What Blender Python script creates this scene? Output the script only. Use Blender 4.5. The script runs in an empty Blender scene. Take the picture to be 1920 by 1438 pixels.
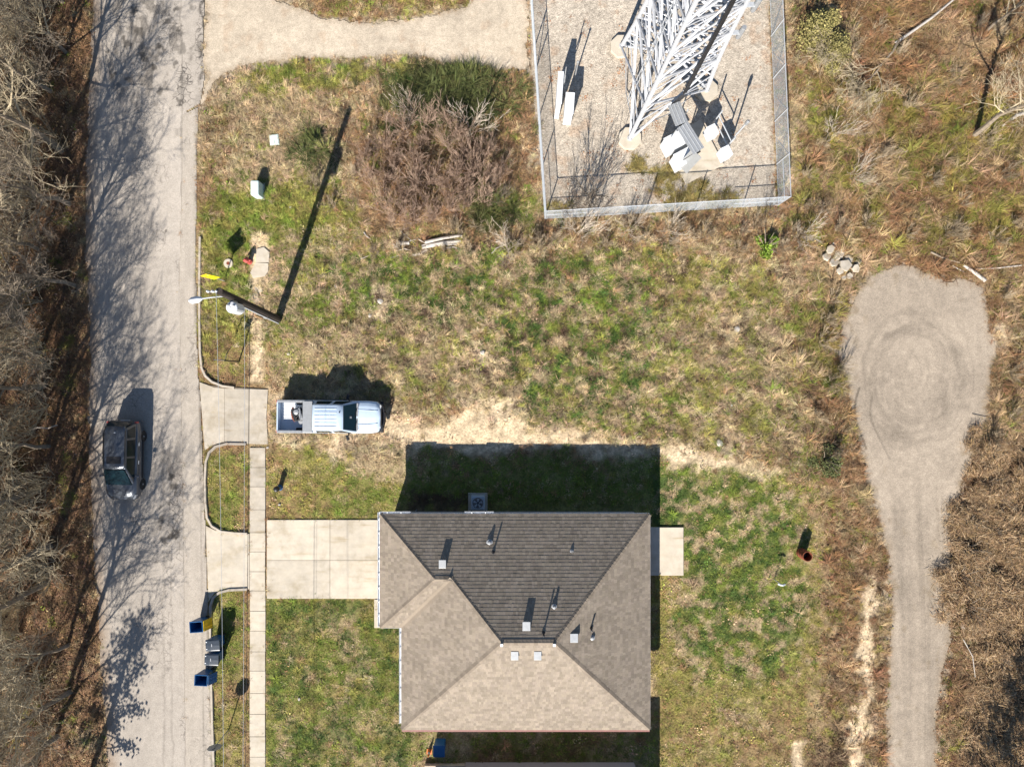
import bpy, bmesh, math, random
import numpy as np
from mathutils import Vector, Matrix

# ------------------------------------------------------------------ camera, light, exposure
S = bpy.context.scene
COL = S.collection
R = math.radians
H = 40.0                      # drone height above the ground, looking straight down
PPM = 32.0                    # photograph pixels per metre on the ground
cam_d = bpy.data.cameras.new('camera')
cam = bpy.data.objects.new('camera', cam_d)
COL.objects.link(cam)
cam.location = (0, 0, H)
cam_d.sensor_fit = 'HORIZONTAL'
cam_d.sensor_width = 36.0
cam_d.lens = 24.0
cam_d.clip_start = 0.5
cam_d.clip_end = 4000
S.camera = cam

ELEV, AZ = 36.0, 17.5         # sun elevation; shadows fall 17.5 deg right of straight up
w = bpy.data.worlds.new('World')
S.world = w
w.use_nodes = True
nt = w.node_tree
nt.nodes.clear()
sky = nt.nodes.new('ShaderNodeTexSky')
sky.sky_type = 'NISHITA'
sky.sun_disc = False
sky.sun_elevation = R(ELEV)
sky.sun_rotation = R(180 + AZ)
sky.air_density = 1.0
sky.dust_density = 0.3
sky.ozone_density = 4.0
bg = nt.nodes.new('ShaderNodeBackground')
bg.inputs['Strength'].default_value = 0.062
wo = nt.nodes.new('ShaderNodeOutputWorld')
nt.links.new(sky.outputs[0], bg.inputs['Color'])
nt.links.new(bg.outputs[0], wo.inputs['Surface'])
sun_d = bpy.data.lights.new('sun', 'SUN')
sun_d.energy = 4.9
sun_d.angle = R(0.5)
sun_d.color = (1.0, 0.94, 0.86)
sun = bpy.data.objects.new('sun', sun_d)
COL.objects.link(sun)
sun.rotation_euler = (R(90 - ELEV), 0, R(-AZ))
sun.location = (-20, -60, 60)
S.view_settings.view_transform = 'Standard'
S.view_settings.look = 'None'
S.view_settings.exposure = 1.0
S.view_settings.gamma = 1.0
S.view_settings.use_curve_mapping = False
S.cycles.max_bounces = 5
S.cycles.diffuse_bounces = 2
S.cycles.glossy_bounces = 2
S.cycles.transmission_bounces = 3
S.cycles.transparent_max_bounces = 6

rng = np.random.default_rng(7)
rnd = random.Random(11)


def P(px, py, z=0.0):
    """the point at height z that the photograph shows at pixel px, py"""
    k = (H - z) / H / PPM
    return Vector(((px - 960) * k, (719 - py) * k, z))


# ------------------------------------------------------------------ small maths
_TAB = np.random.default_rng(3).random((256, 256))


def vnoise(x, y, seed=0):
    x = np.asarray(x, float) + seed * 17.31
    y = np.asarray(y, float) + seed * 5.77
    xi, yi = np.floor(x).astype(int), np.floor(y).astype(int)
    fx, fy = x - xi, y - yi
    fx = fx * fx * (3 - 2 * fx)
    fy = fy * fy * (3 - 2 * fy)
    a = _TAB[xi & 255, yi & 255]
    b = _TAB[(xi + 1) & 255, yi & 255]
    c = _TAB[xi & 255, (yi + 1) & 255]
    d = _TAB[(xi + 1) & 255, (yi + 1) & 255]
    return (a * (1 - fx) + b * fx) * (1 - fy) + (c * (1 - fx) + d * fx) * fy


def fbm(x, y, seed=0, octv=4):
    s, a, t = 0.0, 1.0, 0.0
    for i in range(octv):
        s = s + a * vnoise(x * 2 ** i, y * 2 ** i, seed + i * 3)
        t += a
        a *= 0.55
    return s / t


def sstep(a, b, x):
    t = np.clip((x - a) / (b - a), 0, 1)
    return t * t * (3 - 2 * t)


def sdist(px, py, poly):
    """signed distance (pixels, negative inside) to a polygon"""
    p = np.asarray(poly, float)
    q = np.roll(p, -1, axis=0)
    best = np.full(px.shape, 1e18)
    ins = np.zeros(px.shape, bool)
    for (x0, y0), (x1, y1) in zip(p, q):
        ex, ey = x1 - x0, y1 - y0
        wx, wy = px - x0, py - y0
        t = np.clip((wx * ex + wy * ey) / (ex * ex + ey * ey + 1e-9), 0, 1)
        best = np.minimum(best, (wx - ex * t) ** 2 + (wy - ey * t) ** 2)
        c = ((y0 <= py) & (y1 > py)) | ((y1 <= py) & (y0 > py))
        with np.errstate(divide='ignore', invalid='ignore'):
            xx = x0 + (py - y0) / (y1 - y0) * ex
        ins ^= c & (px < xx)
    d = np.sqrt(best)
    return np.where(ins, -d, d)


def lindist(px, py, pts):
    best = np.full(px.shape, 1e18)
    for (x0, y0), (x1, y1) in zip(pts[:-1], pts[1:]):
        ex, ey = x1 - x0, y1 - y0
        t = np.clip(((px - x0) * ex + (py - y0) * ey) / (ex * ex + ey * ey + 1e-9), 0, 1)
        best = np.minimum(best, (px - x0 - ex * t) ** 2 + (py - y0 - ey * t) ** 2)
    return np.sqrt(best)


# ------------------------------------------------------------------ materials
MATS = {}


def nodes_of(name):
    m = bpy.data.materials.new(name)
    m.use_nodes = True
    t = m.node_tree
    b = t.nodes['Principled BSDF']
    MATS[name] = m
    return m, t, b


def N(t, kind, **kw):
    n = t.nodes.new(kind)
    for k, v in kw.items():
        if k in n.inputs:
            n.inputs[k].default_value = v
        else:
            setattr(n, k, v)
    return n


def mixrgb(t, mode, fac, a, b):
    n = t.nodes.new('ShaderNodeMix')
    n.data_type = 'RGBA'
    n.blend_type = mode
    for sock, val in ((n.inputs[0], fac), (n.inputs[6], a), (n.inputs[7], b)):
        if hasattr(val, 'links') or hasattr(val, 'is_linked'):
            t.links.new(val, sock)
        else:
            sock.default_value = val if not isinstance(val, tuple) or len(val) == 4 else (*val, 1)
    return n.outputs[2]


def ramp(t, src, stops):
    n = t.nodes.new('ShaderNodeValToRGB')
    e = n.color_ramp.elements
    while len(e) < len(stops):
        e.new(0.5)
    for el, (p, c) in zip(e, stops):
        el.position = p
        el.color = (*c, 1) if len(c) == 3 else c
    t.links.new(src, n.inputs[0])
    return n.outputs[0]


def mat(name, col, rough=0.6, metal=0.0, var=0.25, scale=6.0, bump=0.0, bscale=30.0, coat=0.0, spec=0.4):
    """plain surface with procedural mottling, grime and relief"""
    m, t, b = nodes_of(name)
    tc = N(t, 'ShaderNodeTexCoord')
    nz = N(t, 'ShaderNodeTexNoise', Scale=scale, Detail=6.0, Roughness=0.65)
    t.links.new(tc.outputs['Object'], nz.inputs['Vector'])
    lo, hi = 1 - var, 1 + var
    c = ramp(t, nz.outputs[0], [(0.3, tuple(x * lo for x in col)), (0.7, tuple(min(1, x * hi) for x in col))])
    t.links.new(c, b.inputs['Base Color'])
    b.inputs['Roughness'].default_value = rough
    b.inputs['Metallic'].default_value = metal
    b.inputs['Specular IOR Level'].default_value = spec
    if coat:
        b.inputs['Coat Weight'].default_value = coat
        b.inputs['Coat Roughness'].default_value = 0.08
    if bump:
        n2 = N(t, 'ShaderNodeTexNoise', Scale=bscale, Detail=4.0)
        t.links.new(tc.outputs['Object'], n2.inputs['Vector'])
        bp = N(t, 'ShaderNodeBump', Strength=bump, Distance=0.03)
        t.links.new(n2.outputs[0], bp.inputs['Height'])
        t.links.new(bp.outputs[0], b.inputs['Normal'])
    return m


def ground_mat(name, rough=0.95, fine=(14.0, 55.0), contrast=0.35, bump=0.5, bdist=0.05, speck=None, crack=False):
    """colour from the mesh attribute 'col' broken up by fine grain and relief; optional pebble specks and cracks"""
    m, t, b = nodes_of(name)
    at = N(t, 'ShaderNodeAttribute', attribute_name='col')
    geo = N(t, 'ShaderNodeNewGeometry')
    c = at.outputs['Color']
    n1 = N(t, 'ShaderNodeTexNoise', Scale=fine[0], Detail=5.0, Roughness=0.7)
    n2 = N(t, 'ShaderNodeTexNoise', Scale=fine[1], Detail=3.0, Roughness=0.7)
    for n in (n1, n2):
        t.links.new(geo.outputs['Position'], n.inputs['Vector'])
    k = contrast
    r1 = ramp(t, n1.outputs[0], [(0.3, (1 - k,) * 3), (0.7, (1 + k,) * 3)])
    # colour ramps clamp nothing above 1, multiply keeps the average
    c = mixrgb(t, 'MULTIPLY', 1.0, c, r1)
    r2 = ramp(t, n2.outputs[0], [(0.3, (1 - k * 0.8,) * 3), (0.7, (1 + k * 0.8,) * 3)])
    c = mixrgb(t, 'MULTIPLY', 1.0, c, r2)
    hsrc = n1.outputs[0]
    if speck:
        v = N(t, 'ShaderNodeTexVoronoi', Scale=speck[0])
        t.links.new(geo.outputs['Position'], v.inputs['Vector'])
        sep = N(t, 'ShaderNodeSeparateColor')
        t.links.new(v.outputs['Color'], sep.inputs[0])
        r3 = ramp(t, sep.outputs[0], [(0.0, (1 - speck[1],) * 3), (0.5, (1, 1, 1)), (1.0, (1 + speck[1],) * 3)])
        c = mixrgb(t, 'MULTIPLY', 1.0, c, r3)
        hsrc = v.outputs['Distance']
    if crack:
        wr = N(t, 'ShaderNodeAttribute', attribute_name='wear')
        warp = N(t, 'ShaderNodeTexNoise', Scale=1.3, Detail=4.0)
        t.links.new(geo.outputs['Position'], warp.inputs['Vector'])
        add = N(t, 'ShaderNodeVectorMath', operation='MULTIPLY_ADD')
        t.links.new(warp.outputs['Color'], add.inputs[0])
        add.inputs[1].default_value = (0.9, 0.9, 0)
        t.links.new(geo.outputs['Position'], add.inputs[2])
        v1 = N(t, 'ShaderNodeTexVoronoi', feature='DISTANCE_TO_EDGE', Scale=2.6)
        t.links.new(add.outputs[0], v1.inputs['Vector'])
        line = N(t, 'ShaderNodeMapRange')
        line.inputs['From Min'].default_value = 0.0
        line.inputs['From Max'].default_value = 0.06
        line.inputs['To Min'].default_value = 1.0
        line.inputs['To Max'].default_value = 0.0
        t.links.new(v1.outputs['Distance'], line.inputs['Value'])
        mu = N(t, 'ShaderNodeMath', operation='MULTIPLY')
        t.links.new(line.outputs[0], mu.inputs[0])
        t.links.new(wr.outputs['Fac'], mu.inputs[1])
        c = mixrgb(t, 'MIX', mu.outputs[0], c, (0.07, 0.062, 0.055, 1))
    t.links.new(c, b.inputs['Base Color'])
    b.inputs['Roughness'].default_value = rough
    b.inputs['Specular IOR Level'].default_value = 0.15
    bp = N(t, 'ShaderNodeBump', Strength=bump, Distance=bdist)
    t.links.new(hsrc, bp.inputs['Height'])
    t.links.new(bp.outputs[0], b.inputs['Normal'])
    return m


def blade_mat(name, inst=True, rough=0.75):
    """plant matter: tint per instanced clump (or per vertex) times a per-blade tone"""
    m, t, b = nodes_of(name)
    v = N(t, 'ShaderNodeAttribute', attribute_name='tone')
    if inst:
        a = N(t, 'ShaderNodeAttribute', attribute_name='tint')
        a.attribute_type = 'INSTANCER'
        c = mixrgb(t, 'MULTIPLY', 1.0, a.outputs['Color'], v.outputs['Color'])
    else:
        nz = N(t, 'ShaderNodeTexNoise', Scale=3.0, Detail=3.0)
        tc = N(t, 'ShaderNodeTexCoord')
        t.links.new(tc.outputs['Object'], nz.inputs['Vector'])
        r = ramp(t, nz.outputs[0], [(0.3, (0.7, 0.7, 0.7)), (0.7, (1.25, 1.25, 1.25))])
        c = mixrgb(t, 'MULTIPLY', 1.0, v.outputs['Color'], r)
    t.links.new(c, b.inputs['Base Color'])
    b.inputs['Roughness'].default_value = rough
    b.inputs['Specular IOR Level'].default_value = 0.2
    return m


M_ground = ground_mat('soil_and_thatch', fine=(7.0, 30.0), contrast=0.42, bump=0.8, bdist=0.08)
M_street = ground_mat('worn_asphalt', fine=(2.2, 45.0), contrast=0.10, bump=0.25, bdist=0.02, speck=(30.0, 0.14), crack=True)
M_gravel = ground_mat('gravel', fine=(2.5, 30.0), contrast=0.14, bump=0.35, bdist=0.02, speck=(26.0, 0.18))
M_stones = ground_mat('crushed_stone', fine=(3.0, 26.0), contrast=0.22, bump=0.6, bdist=0.03, speck=(17.0, 0.30))
M_conc = mat('concrete', (0.50, 0.445, 0.36), 0.9, var=0.12, scale=1.6, bump=0.2, bscale=40, spec=0.2)
def per_object_tone(m, k):
    t = m.node_tree
    b = t.nodes['Principled BSDF']
    src = b.inputs['Base Color'].links[0].from_socket
    oi = N(t, 'ShaderNodeObjectInfo')
    r = ramp(t, oi.outputs['Random'], [(0.0, (1 - k,) * 3), (1.0, (1 + k, 1 + k * .9, 1 + k * .7))])
    c = mixrgb(t, 'MULTIPLY', 1.0, src, r)
    geo = N(t, 'ShaderNodeNewGeometry')
    n = N(t, 'ShaderNodeTexNoise', Scale=0.7, Detail=5.0, Roughness=0.6)
    t.links.new(geo.outputs['Position'], n.inputs['Vector'])
    c = mixrgb(t, 'MULTIPLY', 1.0, c, ramp(t, n.outputs[0], [(0.30, (.80, .77, .70)), (0.48, (1, 1, 1)), (0.72, (1.04, 1.03, 1.0))]))
    n3 = N(t, 'ShaderNodeTexNoise', Scale=1.9, Detail=3.0, Roughness=0.5)
    mp = N(t, 'ShaderNodeMapping')
    mp.inputs['Scale'].default_value = (.28, 1.6, 1)
    t.links.new(geo.outputs['Position'], mp.inputs['Vector'])
    t.links.new(mp.outputs[0], n3.inputs['Vector'])
    c = mixrgb(t, 'MULTIPLY', 1.0, c, ramp(t, n3.outputs[0], [(0.28, (.80, .75, .66)), (0.36, (.95, .94, .92)), (0.5, (1, 1, 1))]))
    t.links.new(c, b.inputs['Base Color'])


per_object_tone(M_conc, .06)
M_conc_old = mat('old_concrete', (0.42, 0.375, 0.31), 0.9, var=0.16, scale=2.2, bump=0.3, bscale=25, spec=0.2)
per_object_tone(M_conc_old, .08)
M_joint = mat('joint_dirt', (0.17, 0.135, 0.10), 1.0, var=0.3)
M_kerb = mat('kerb_concrete', (0.40, 0.35, 0.285), 0.9, var=0.2, scale=4, bump=0.3)
M_blade = blade_mat('grass_blades')
M_leafinst = blade_mat('dead_leaves')
M_leaf = blade_mat('bush_leaves', inst=False)
M_bark = mat('grey_bark', (0.23, 0.185, 0.135), 0.9, var=0.35, scale=5, bump=0.4)
M_twig = mat('pale_twigs', (0.43, 0.355, 0.235), 0.9, var=0.35, scale=1.2)
M_twigred = mat('reddish_twigs', (0.37, 0.26, 0.19), 0.9, var=0.35, scale=1.5)
M_tan = mat('tan_twigs', (0.36, 0.285, 0.19), 0.9, var=0.4, scale=1.5)
M_darktwig = mat('dark_twigs', (0.15, 0.12, 0.09), 0.9, var=0.35, scale=2)
M_twigwhite = mat('bleached_wood', (0.46, 0.39, 0.31), 0.9, var=0.25, scale=4)
M_white = mat('white_paint', (0.66, 0.68, 0.70), 0.35, var=0.05, spec=0.5)
M_truck = mat('white_car_paint', (0.50, 0.60, 0.71), 0.28, var=0.05, scale=2.5, coat=0.4)
M_suv = mat('dark_grey_car_paint', (0.075, 0.085, 0.10), 0.28, metal=0.35, var=0.10, scale=2, coat=0.8)
M_glass = mat('tinted_glass', (0.005, 0.017, 0.022), 0.10, var=0.1, spec=0.35)
M_black = mat('black_plastic', (0.018, 0.018, 0.02), 0.5, var=0.3)
M_rubber = mat('tyre_rubber', (0.022, 0.022, 0.022), 0.85, var=0.3)
M_steel = mat('galvanised_steel', (0.46, 0.48, 0.50), 0.5, metal=0.25, var=0.14, scale=9)
M_towersteel = mat('tower_steel', (0.47, 0.48, 0.50), 0.5, metal=0.1, var=0.15, scale=5)
M_fence = mat('fence_wire', (0.42, 0.46, 0.49), 0.5, metal=0.3, var=0.15)
M_grey = mat('grey_metal', (0.30, 0.31, 0.32), 0.5, metal=0.3, var=0.15)
M_alu = mat('aluminium', (0.44, 0.45, 0.45), 0.42, metal=0.55, var=0.1)
M_brick = mat('wall_brick', (0.30, 0.13, 0.09), 0.85, var=0.25, scale=12)
M_siding = mat('grey_siding', (0.36, 0.34, 0.34), 0.7, var=0.06)
M_fascia = mat('red_fascia', (0.26, 0.12, 0.10), 0.6, var=0.12)
M_blue = mat('blue_bin_plastic', (0.012, 0.085, 0.22), 0.42, var=0.15, scale=5)
M_binlid = mat('dark_lid_plastic', (0.030, 0.042, 0.060), 0.4, var=0.3, scale=9)
M_yellow = mat('yellow_plastic', (0.72, 0.46, 0.02), 0.45, var=0.12)
M_signyellow = mat('sign_yellow', (0.85, 0.62, 0.01), 0.4, var=0.05)
M_red = mat('hydrant_red', (0.42, 0.07, 0.06), 0.5, var=0.2)
M_rust = mat('rust', (0.20, 0.055, 0.025), 0.85, var=0.45, scale=7, bump=0.3)
M_mint = mat('mint_cabinet', (0.58, 0.70, 0.66), 0.5, var=0.08)
M_pole = mat('creosoted_wood', (0.040, 0.030, 0.024), 0.85, var=0.4, scale=10, bump=0.3)
M_wood = mat('bare_timber', (0.36, 0.22, 0.11), 0.8, var=0.3)
M_birch = mat('pale_log_bark', (0.43, 0.39, 0.34), 0.85, var=0.3, scale=5, bump=0.4)
M_bluegrey = mat('ac_casing', (0.33, 0.40, 0.46), 0.5, metal=0.2, var=0.1)
M_orange = mat('cone_orange', (0.75, 0.20, 0.04), 0.5, var=0.1)


# ------------------------------------------------------------------ mesh building
class MB:
    def __init__(self):
        self.v, self.f, self.c = [], [], []

    def add(self, vs, fs, col=None):
        o = len(self.v)
        self.v += [tuple(p) for p in vs]
        self.f += [tuple(i + o for i in f) for f in fs]
        if col is not None or self.c:
            self.c += [(.12, .10, .08)] * (o - len(self.c))
            self.c += [col or (.12, .10, .08)] * len(vs)
        return self

    def box(self, c, s, rz=0.0, taper=1.0):
        cx, cy, cz = c
        hx, hy, hz = s[0] / 2, s[1] / 2, s[2] / 2
        ca, sa = math.cos(rz), math.sin(rz)
        vs = []
        for z, k in ((-hz, taper), (hz, 1.0)):
            for x, y in ((-hx, -hy), (hx, -hy), (hx, hy), (-hx, hy)):
                vs.append((cx + (x * ca - y * sa) * k, cy + (x * sa + y * ca) * k, cz + z))
        return self.add(vs, [(3, 2, 1, 0), (4, 5, 6, 7), (0, 1, 5, 4), (1, 2, 6, 5), (2, 3, 7, 6), (3, 0, 4, 7)])

    def prism(self, poly, z0, z1):
        n = len(poly)
        area = sum(poly[i][0] * poly[(i + 1) % n][1] - poly[(i + 1) % n][0] * poly[i][1] for i in range(n))
        if area < 0:
            poly = poly[::-1]
        vs = [(x, y, z0) for x, y in poly] + [(x, y, z1) for x, y in poly]
        fs = [tuple(range(n - 1, -1, -1)), tuple(range(n, 2 * n))]
        fs += [(i, (i + 1) % n, n + (i + 1) % n, n + i) for i in range(n)]
        return self.add(vs, fs)

    def tube(self, pts, rad, n=6, cap=True, col=None):
        pts = [Vector(p) for p in pts]
        if not hasattr(rad, '__len__'):
            rad = [rad] * len(pts)
        vs, fs = [], []
        prev = None
        for i, p in enumerate(pts):
            d = (pts[min(i + 1, len(pts) - 1)] - pts[max(i - 1, 0)])
            if d.length < 1e-9:
                d = Vector((0, 0, 1))
            d.normalize()
            if prev is None:
                u = d.orthogonal().normalized()
            else:
                u = prev - d * prev.dot(d)
                u = u.normalized() if u.length > 1e-6 else d.orthogonal().normalized()
            prev = u
            vv = d.cross(u)
            for k in range(n):
                a = 2 * math.pi * k / n
                vs.append(p + (u * math.cos(a) + vv * math.sin(a)) * rad[i])
        for i in range(len(pts) - 1):
            for k in range(n):
                fs.append((i * n + k, i * n + (k + 1) % n, (i + 1) * n + (k + 1) % n, (i + 1) * n + k))
        if cap:
            fs.append(tuple(range(n - 1, -1, -1)))
            fs.append(tuple(range((len(pts) - 1) * n, len(pts) * n)))
        return self.add(vs, fs, col)

    def lathe(self, prof, n=16, c=(0, 0, 0)):
        vs, fs = [], []
        for r, z in prof:
            for k in range(n):
                a = 2 * math.pi * k / n
                vs.append((c[0] + r * math.cos(a), c[1] + r * math.sin(a), c[2] + z))
        for i in range(len(prof) - 1):
            for k in range(n):
                fs.append((i * n + k, i * n + (k + 1) % n, (i + 1) * n + (k + 1) % n, (i + 1) * n + k))
        fs.append(tuple(range(n - 1, -1, -1)))
        fs.append(tuple(range((len(prof) - 1) * n, len(prof) * n)))
        return self.add(vs, fs)

    def loft(self, secs, cap=True):
        """secs: [(x, [(y, z) half section from bottom outwards and up to the centre line])], mirrored in y"""
        rows = []
        for x, h in secs:
            rows.append([(x, y, z) for y, z in h] + [(x, -y, z) for y, z in reversed(h)])
        n = len(rows[0])
        vs = [p for r in rows for p in r]
        fs = []
        for i in range(len(rows) - 1):
            for k in range(n):
                fs.append((i * n + k, (i + 1) * n + k, (i + 1) * n + (k + 1) % n, i * n + (k + 1) % n))
        if cap:
            fs.append(tuple(range(n)))
            fs.append(tuple(range(len(vs) - 1, len(vs) - n - 1, -1)))
        return self.add(vs, fs)

    def quad(self, a, b, c, d, th=0.012):
        """a thin plate on four corners"""
        a, b, c, d = map(Vector, (a, b, c, d))
        nn = (b - a).cross(d - a).normalized() * th
        vs = [a, b, c, d, a + nn, b + nn, c + nn, d + nn]
        return self.add(vs, [(3, 2, 1, 0), (4, 5, 6, 7), (0, 1, 5, 4), (1, 2, 6, 5), (2, 3, 7, 6), (3, 0, 4, 7)])

    def mesh(self, name, m, smooth=False):
        me = bpy.data.meshes.new(name)
        me.from_pydata(self.v, [], self.f)
        if self.c:
            a = me.color_attributes.new('tone', 'FLOAT_COLOR', 'POINT')
            arr = np.ones((len(self.v), 4), np.float32)
            arr[:, :3] = np.array(self.c, np.float32)
            a.data.foreach_set('color', arr.ravel())
        me.materials.append(m)
        if smooth:
            me.polygons.foreach_set('use_smooth', [True] * len(me.polygons))
        return me

    def build(self, name, m, parent=None, bevel=0.0, smooth=False, label=None, fix=False):
        me = self.mesh(name, m, smooth)
        if fix:
            bm = bmesh.new()
            bm.from_mesh(me)
            bmesh.ops.recalc_face_normals(bm, faces=bm.faces)
            bm.to_mesh(me)
            bm.free()
        o = bpy.data.objects.new(name, me)
        COL.objects.link(o)
        if parent is not None:
            o.parent = parent
        if bevel:
            b = o.modifiers.new('bevel', 'BEVEL')
            b.width = bevel
            b.segments = 3
            b.limit_method = 'ANGLE'
            b.angle_limit = R(35)
        if label:
            o['label'] = label
        return o


def thing(name, label, cat, loc=(0, 0, 0), rz=0.0, group=None):
    o = bpy.data.objects.new(name, None)
    o.empty_display_size = 0.2
    COL.objects.link(o)
    o.location = loc
    o.rotation_euler = (0, 0, rz)
    return tag(o, label, cat, group)


def tag(o, label, cat, group=None):
    o['label'] = label
    o['category'] = cat
    if group:
        o['group'] = group
    return o


def struct(o):
    o['kind'] = 'structure'
    return o


def dup(src, loc=None, rz=None, label=None, group=None, scale=None):
    c = src.copy()
    COL.objects.link(c)
    if loc is not None:
        c.location = loc
    if rz is not None:
        c.rotation_euler = (src.rotation_euler[0], src.rotation_euler[1], rz)
    if scale is not None:
        c.scale = scale
    if label:
        c['label'] = label
    if group:
        c['group'] = group
    for ch in list(src.children):
        d = ch.copy()
        COL.objects.link(d)
        d.parent = c
        for g in ch.children:
            e = g.copy()
            COL.objects.link(e)
            e.parent = d
    return c


ORD = ('first second third fourth fifth sixth seventh eighth ninth tenth eleventh twelfth thirteenth fourteenth fifteenth '
       'sixteenth seventeenth eighteenth nineteenth twentieth').split()
ORD += ['twenty-' + o for o in ORD[:9]] + ['thirtieth'] + ['thirty-' + o for o in ORD[:9]] + ['fortieth'] + ['forty-' + o for o in ORD[:9]]
for t_, u_ in (('fiftieth', 'fifty-'), ('sixtieth', 'sixty-'), ('seventieth', 'seventy-'), ('eightieth', 'eighty-')):
    ORD += [t_] + [u_ + o for o in ORD[:9]]

# ------------------------------------------------------------------ the lie of the land (photograph pixels on the ground)
STREET = [(178, -80), (172, 60), (165, 200), (160, 330), (158, 470), (166, 560), (168, 640), (165, 760), (168, 860), (172, 980),
          (180, 1120), (188, 1240), (198, 1360), (206, 1520), (352, 1520), (350, 1200), (347, 900), (342, 700), (340, 500), (345, 330),
          (350, 210), (376, 195), (384, 150), (382, 60), (388, -80)]
GUTTER = [(341, 215), (372, 200), (370, 330), (368, 480), (370, 620), (372, 700), (378, 760), (380, 840), (385, 960), (388, 1060),
          (393, 1200), (397, 1340), (403, 1520), (347, 1520), (345, 1200), (342, 900), (337, 700), (335, 500), (340, 330)]
LOT = [(382, -80), (384, 60), (384, 155), (374, 205), (388, 180), (405, 152), (455, 126), (520, 118), (600, 106), (690, 112), (752, 100), (800, 108),
       (850, 122), (930, 128), (992, 138), (990, 60), (986, -80), (930, -80), (890, -4), (868, 14), (800, 30), (700, 42), (610, 36), (560, 14), (520, 2), (470, -80)]
PAD = [(988, -80), (997, 150), (1010, 300), (1024, 408), (1240, 396), (1456, 384), (1450, 200), (1440, -80)]
TRACK = [(1680, 494), (1655, 503), (1628, 518), (1607, 545), (1597, 567), (1582, 590), (1576, 609), (1570, 650), (1574, 680), (1583, 703), (1593, 748),
         (1600, 790), (1607, 817), (1621, 887), (1634, 940), (1650, 990), (1662, 1021), (1666, 1061), (1670, 1141), (1664, 1262), (1660, 1520),
         (1754, 1520), (1757, 1342), (1768, 1262), (1782, 1205), (1786, 1157), (1770, 1133), (1768, 1085), (1782, 1061), (1784, 1000), (1803, 904),
         (1822, 870), (1830, 835), (1847, 790), (1856, 748), (1859, 696), (1868, 657), (1854, 626), (1850, 563), (1840, 539), (1805, 522), (1777, 531),
         (1753, 520), (1718, 500)]
ISLE_A = [(388, 866), (392, 850), (402, 838), (420, 832), (467, 832), (467, 998), (425, 997), (402, 988), (390, 972), (386, 930)]
ISLE_B = [(396, 1130), (402, 1115), (420, 1107), (467, 1105), (467, 1520), (404, 1520), (398, 1340)]
VERGE = [(376, 455), (376, 690), (384, 706), (400, 718), (425, 726), (500, 728), (500, 700), (640, 690), (640, 455)]
DRIVE1 = [(374, 714), (404, 726), (430, 728), (500, 728), (502, 832), (466, 832), (420, 830), (398, 835), (382, 846)]
DRIVE2 = [(386, 985), (404, 994), (425, 999), (468, 1000), (468, 1104), (420, 1105), (402, 1112), (391, 1128)]
WALK = (468, 498)
BIGDRIVE = [(500, 974), (716, 974), (716, 1122), (500, 1122)]
PATIO = [(1205, 988), (1281, 988), (1281, 1078), (1205, 1078)]
HOUSE = [(733, 949), (1198, 949), (1198, 1318), (772, 1318), (772, 1140), (733, 1140)]
NHOUSE = [(876, 1430), (1190, 1430), (1190, 1520), (876, 1520)]
WALKRECT = [(468, 838), (498, 838), (498, 1520), (468, 1520)]

OLDPAVE = [(479, 464), (498, 461), (509, 474), (506, 508), (497, 522), (474, 524), (466, 512)]
FLATS = [OLDPAVE, [(417, 483), (440, 483), (440, 505), (417, 505)], STREET, GUTTER, LOT, PAD, TRACK, DRIVE1, DRIVE2, BIGDRIVE, PATIO, HOUSE, NHOUSE, WALKRECT]


def edge_noise(px, py, amp, seed):
    return (fbm(px / 26, py / 26, seed) - 0.5) * 2 * amp + (vnoise(px / 5, py / 5, seed + 9) - 0.5) * amp * 0.6


def flat_sd(px, py):
    d = np.full(px.shape, 1e9)
    for i, p in enumerate(FLATS):
        s = sdist(px, py, p)
        if p is LOT or p is TRACK:
            s = s + edge_noise(px, py, 8 if p is TRACK else 9, 40 + i)
        if p is STREET:
            s = s + edge_noise(px, py, 5, 44) * (px < 260)
        d = np.minimum(d, s)
    return d


# classes of ground cover
GREEN, OLIVE, STRAW, BROWN, SAND, SOIL, LITTER, DEEP = range(8)
CCOL = np.array([(0.16, 0.165, 0.045), (0.25, 0.205, 0.07), (0.37, 0.28, 0.165), (0.26, 0.165, 0.09), (0.62, 0.48, 0.31),
                 (0.10, 0.068, 0.045), (0.25, 0.145, 0.08), (0.068, 0.105, 0.03)])
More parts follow.
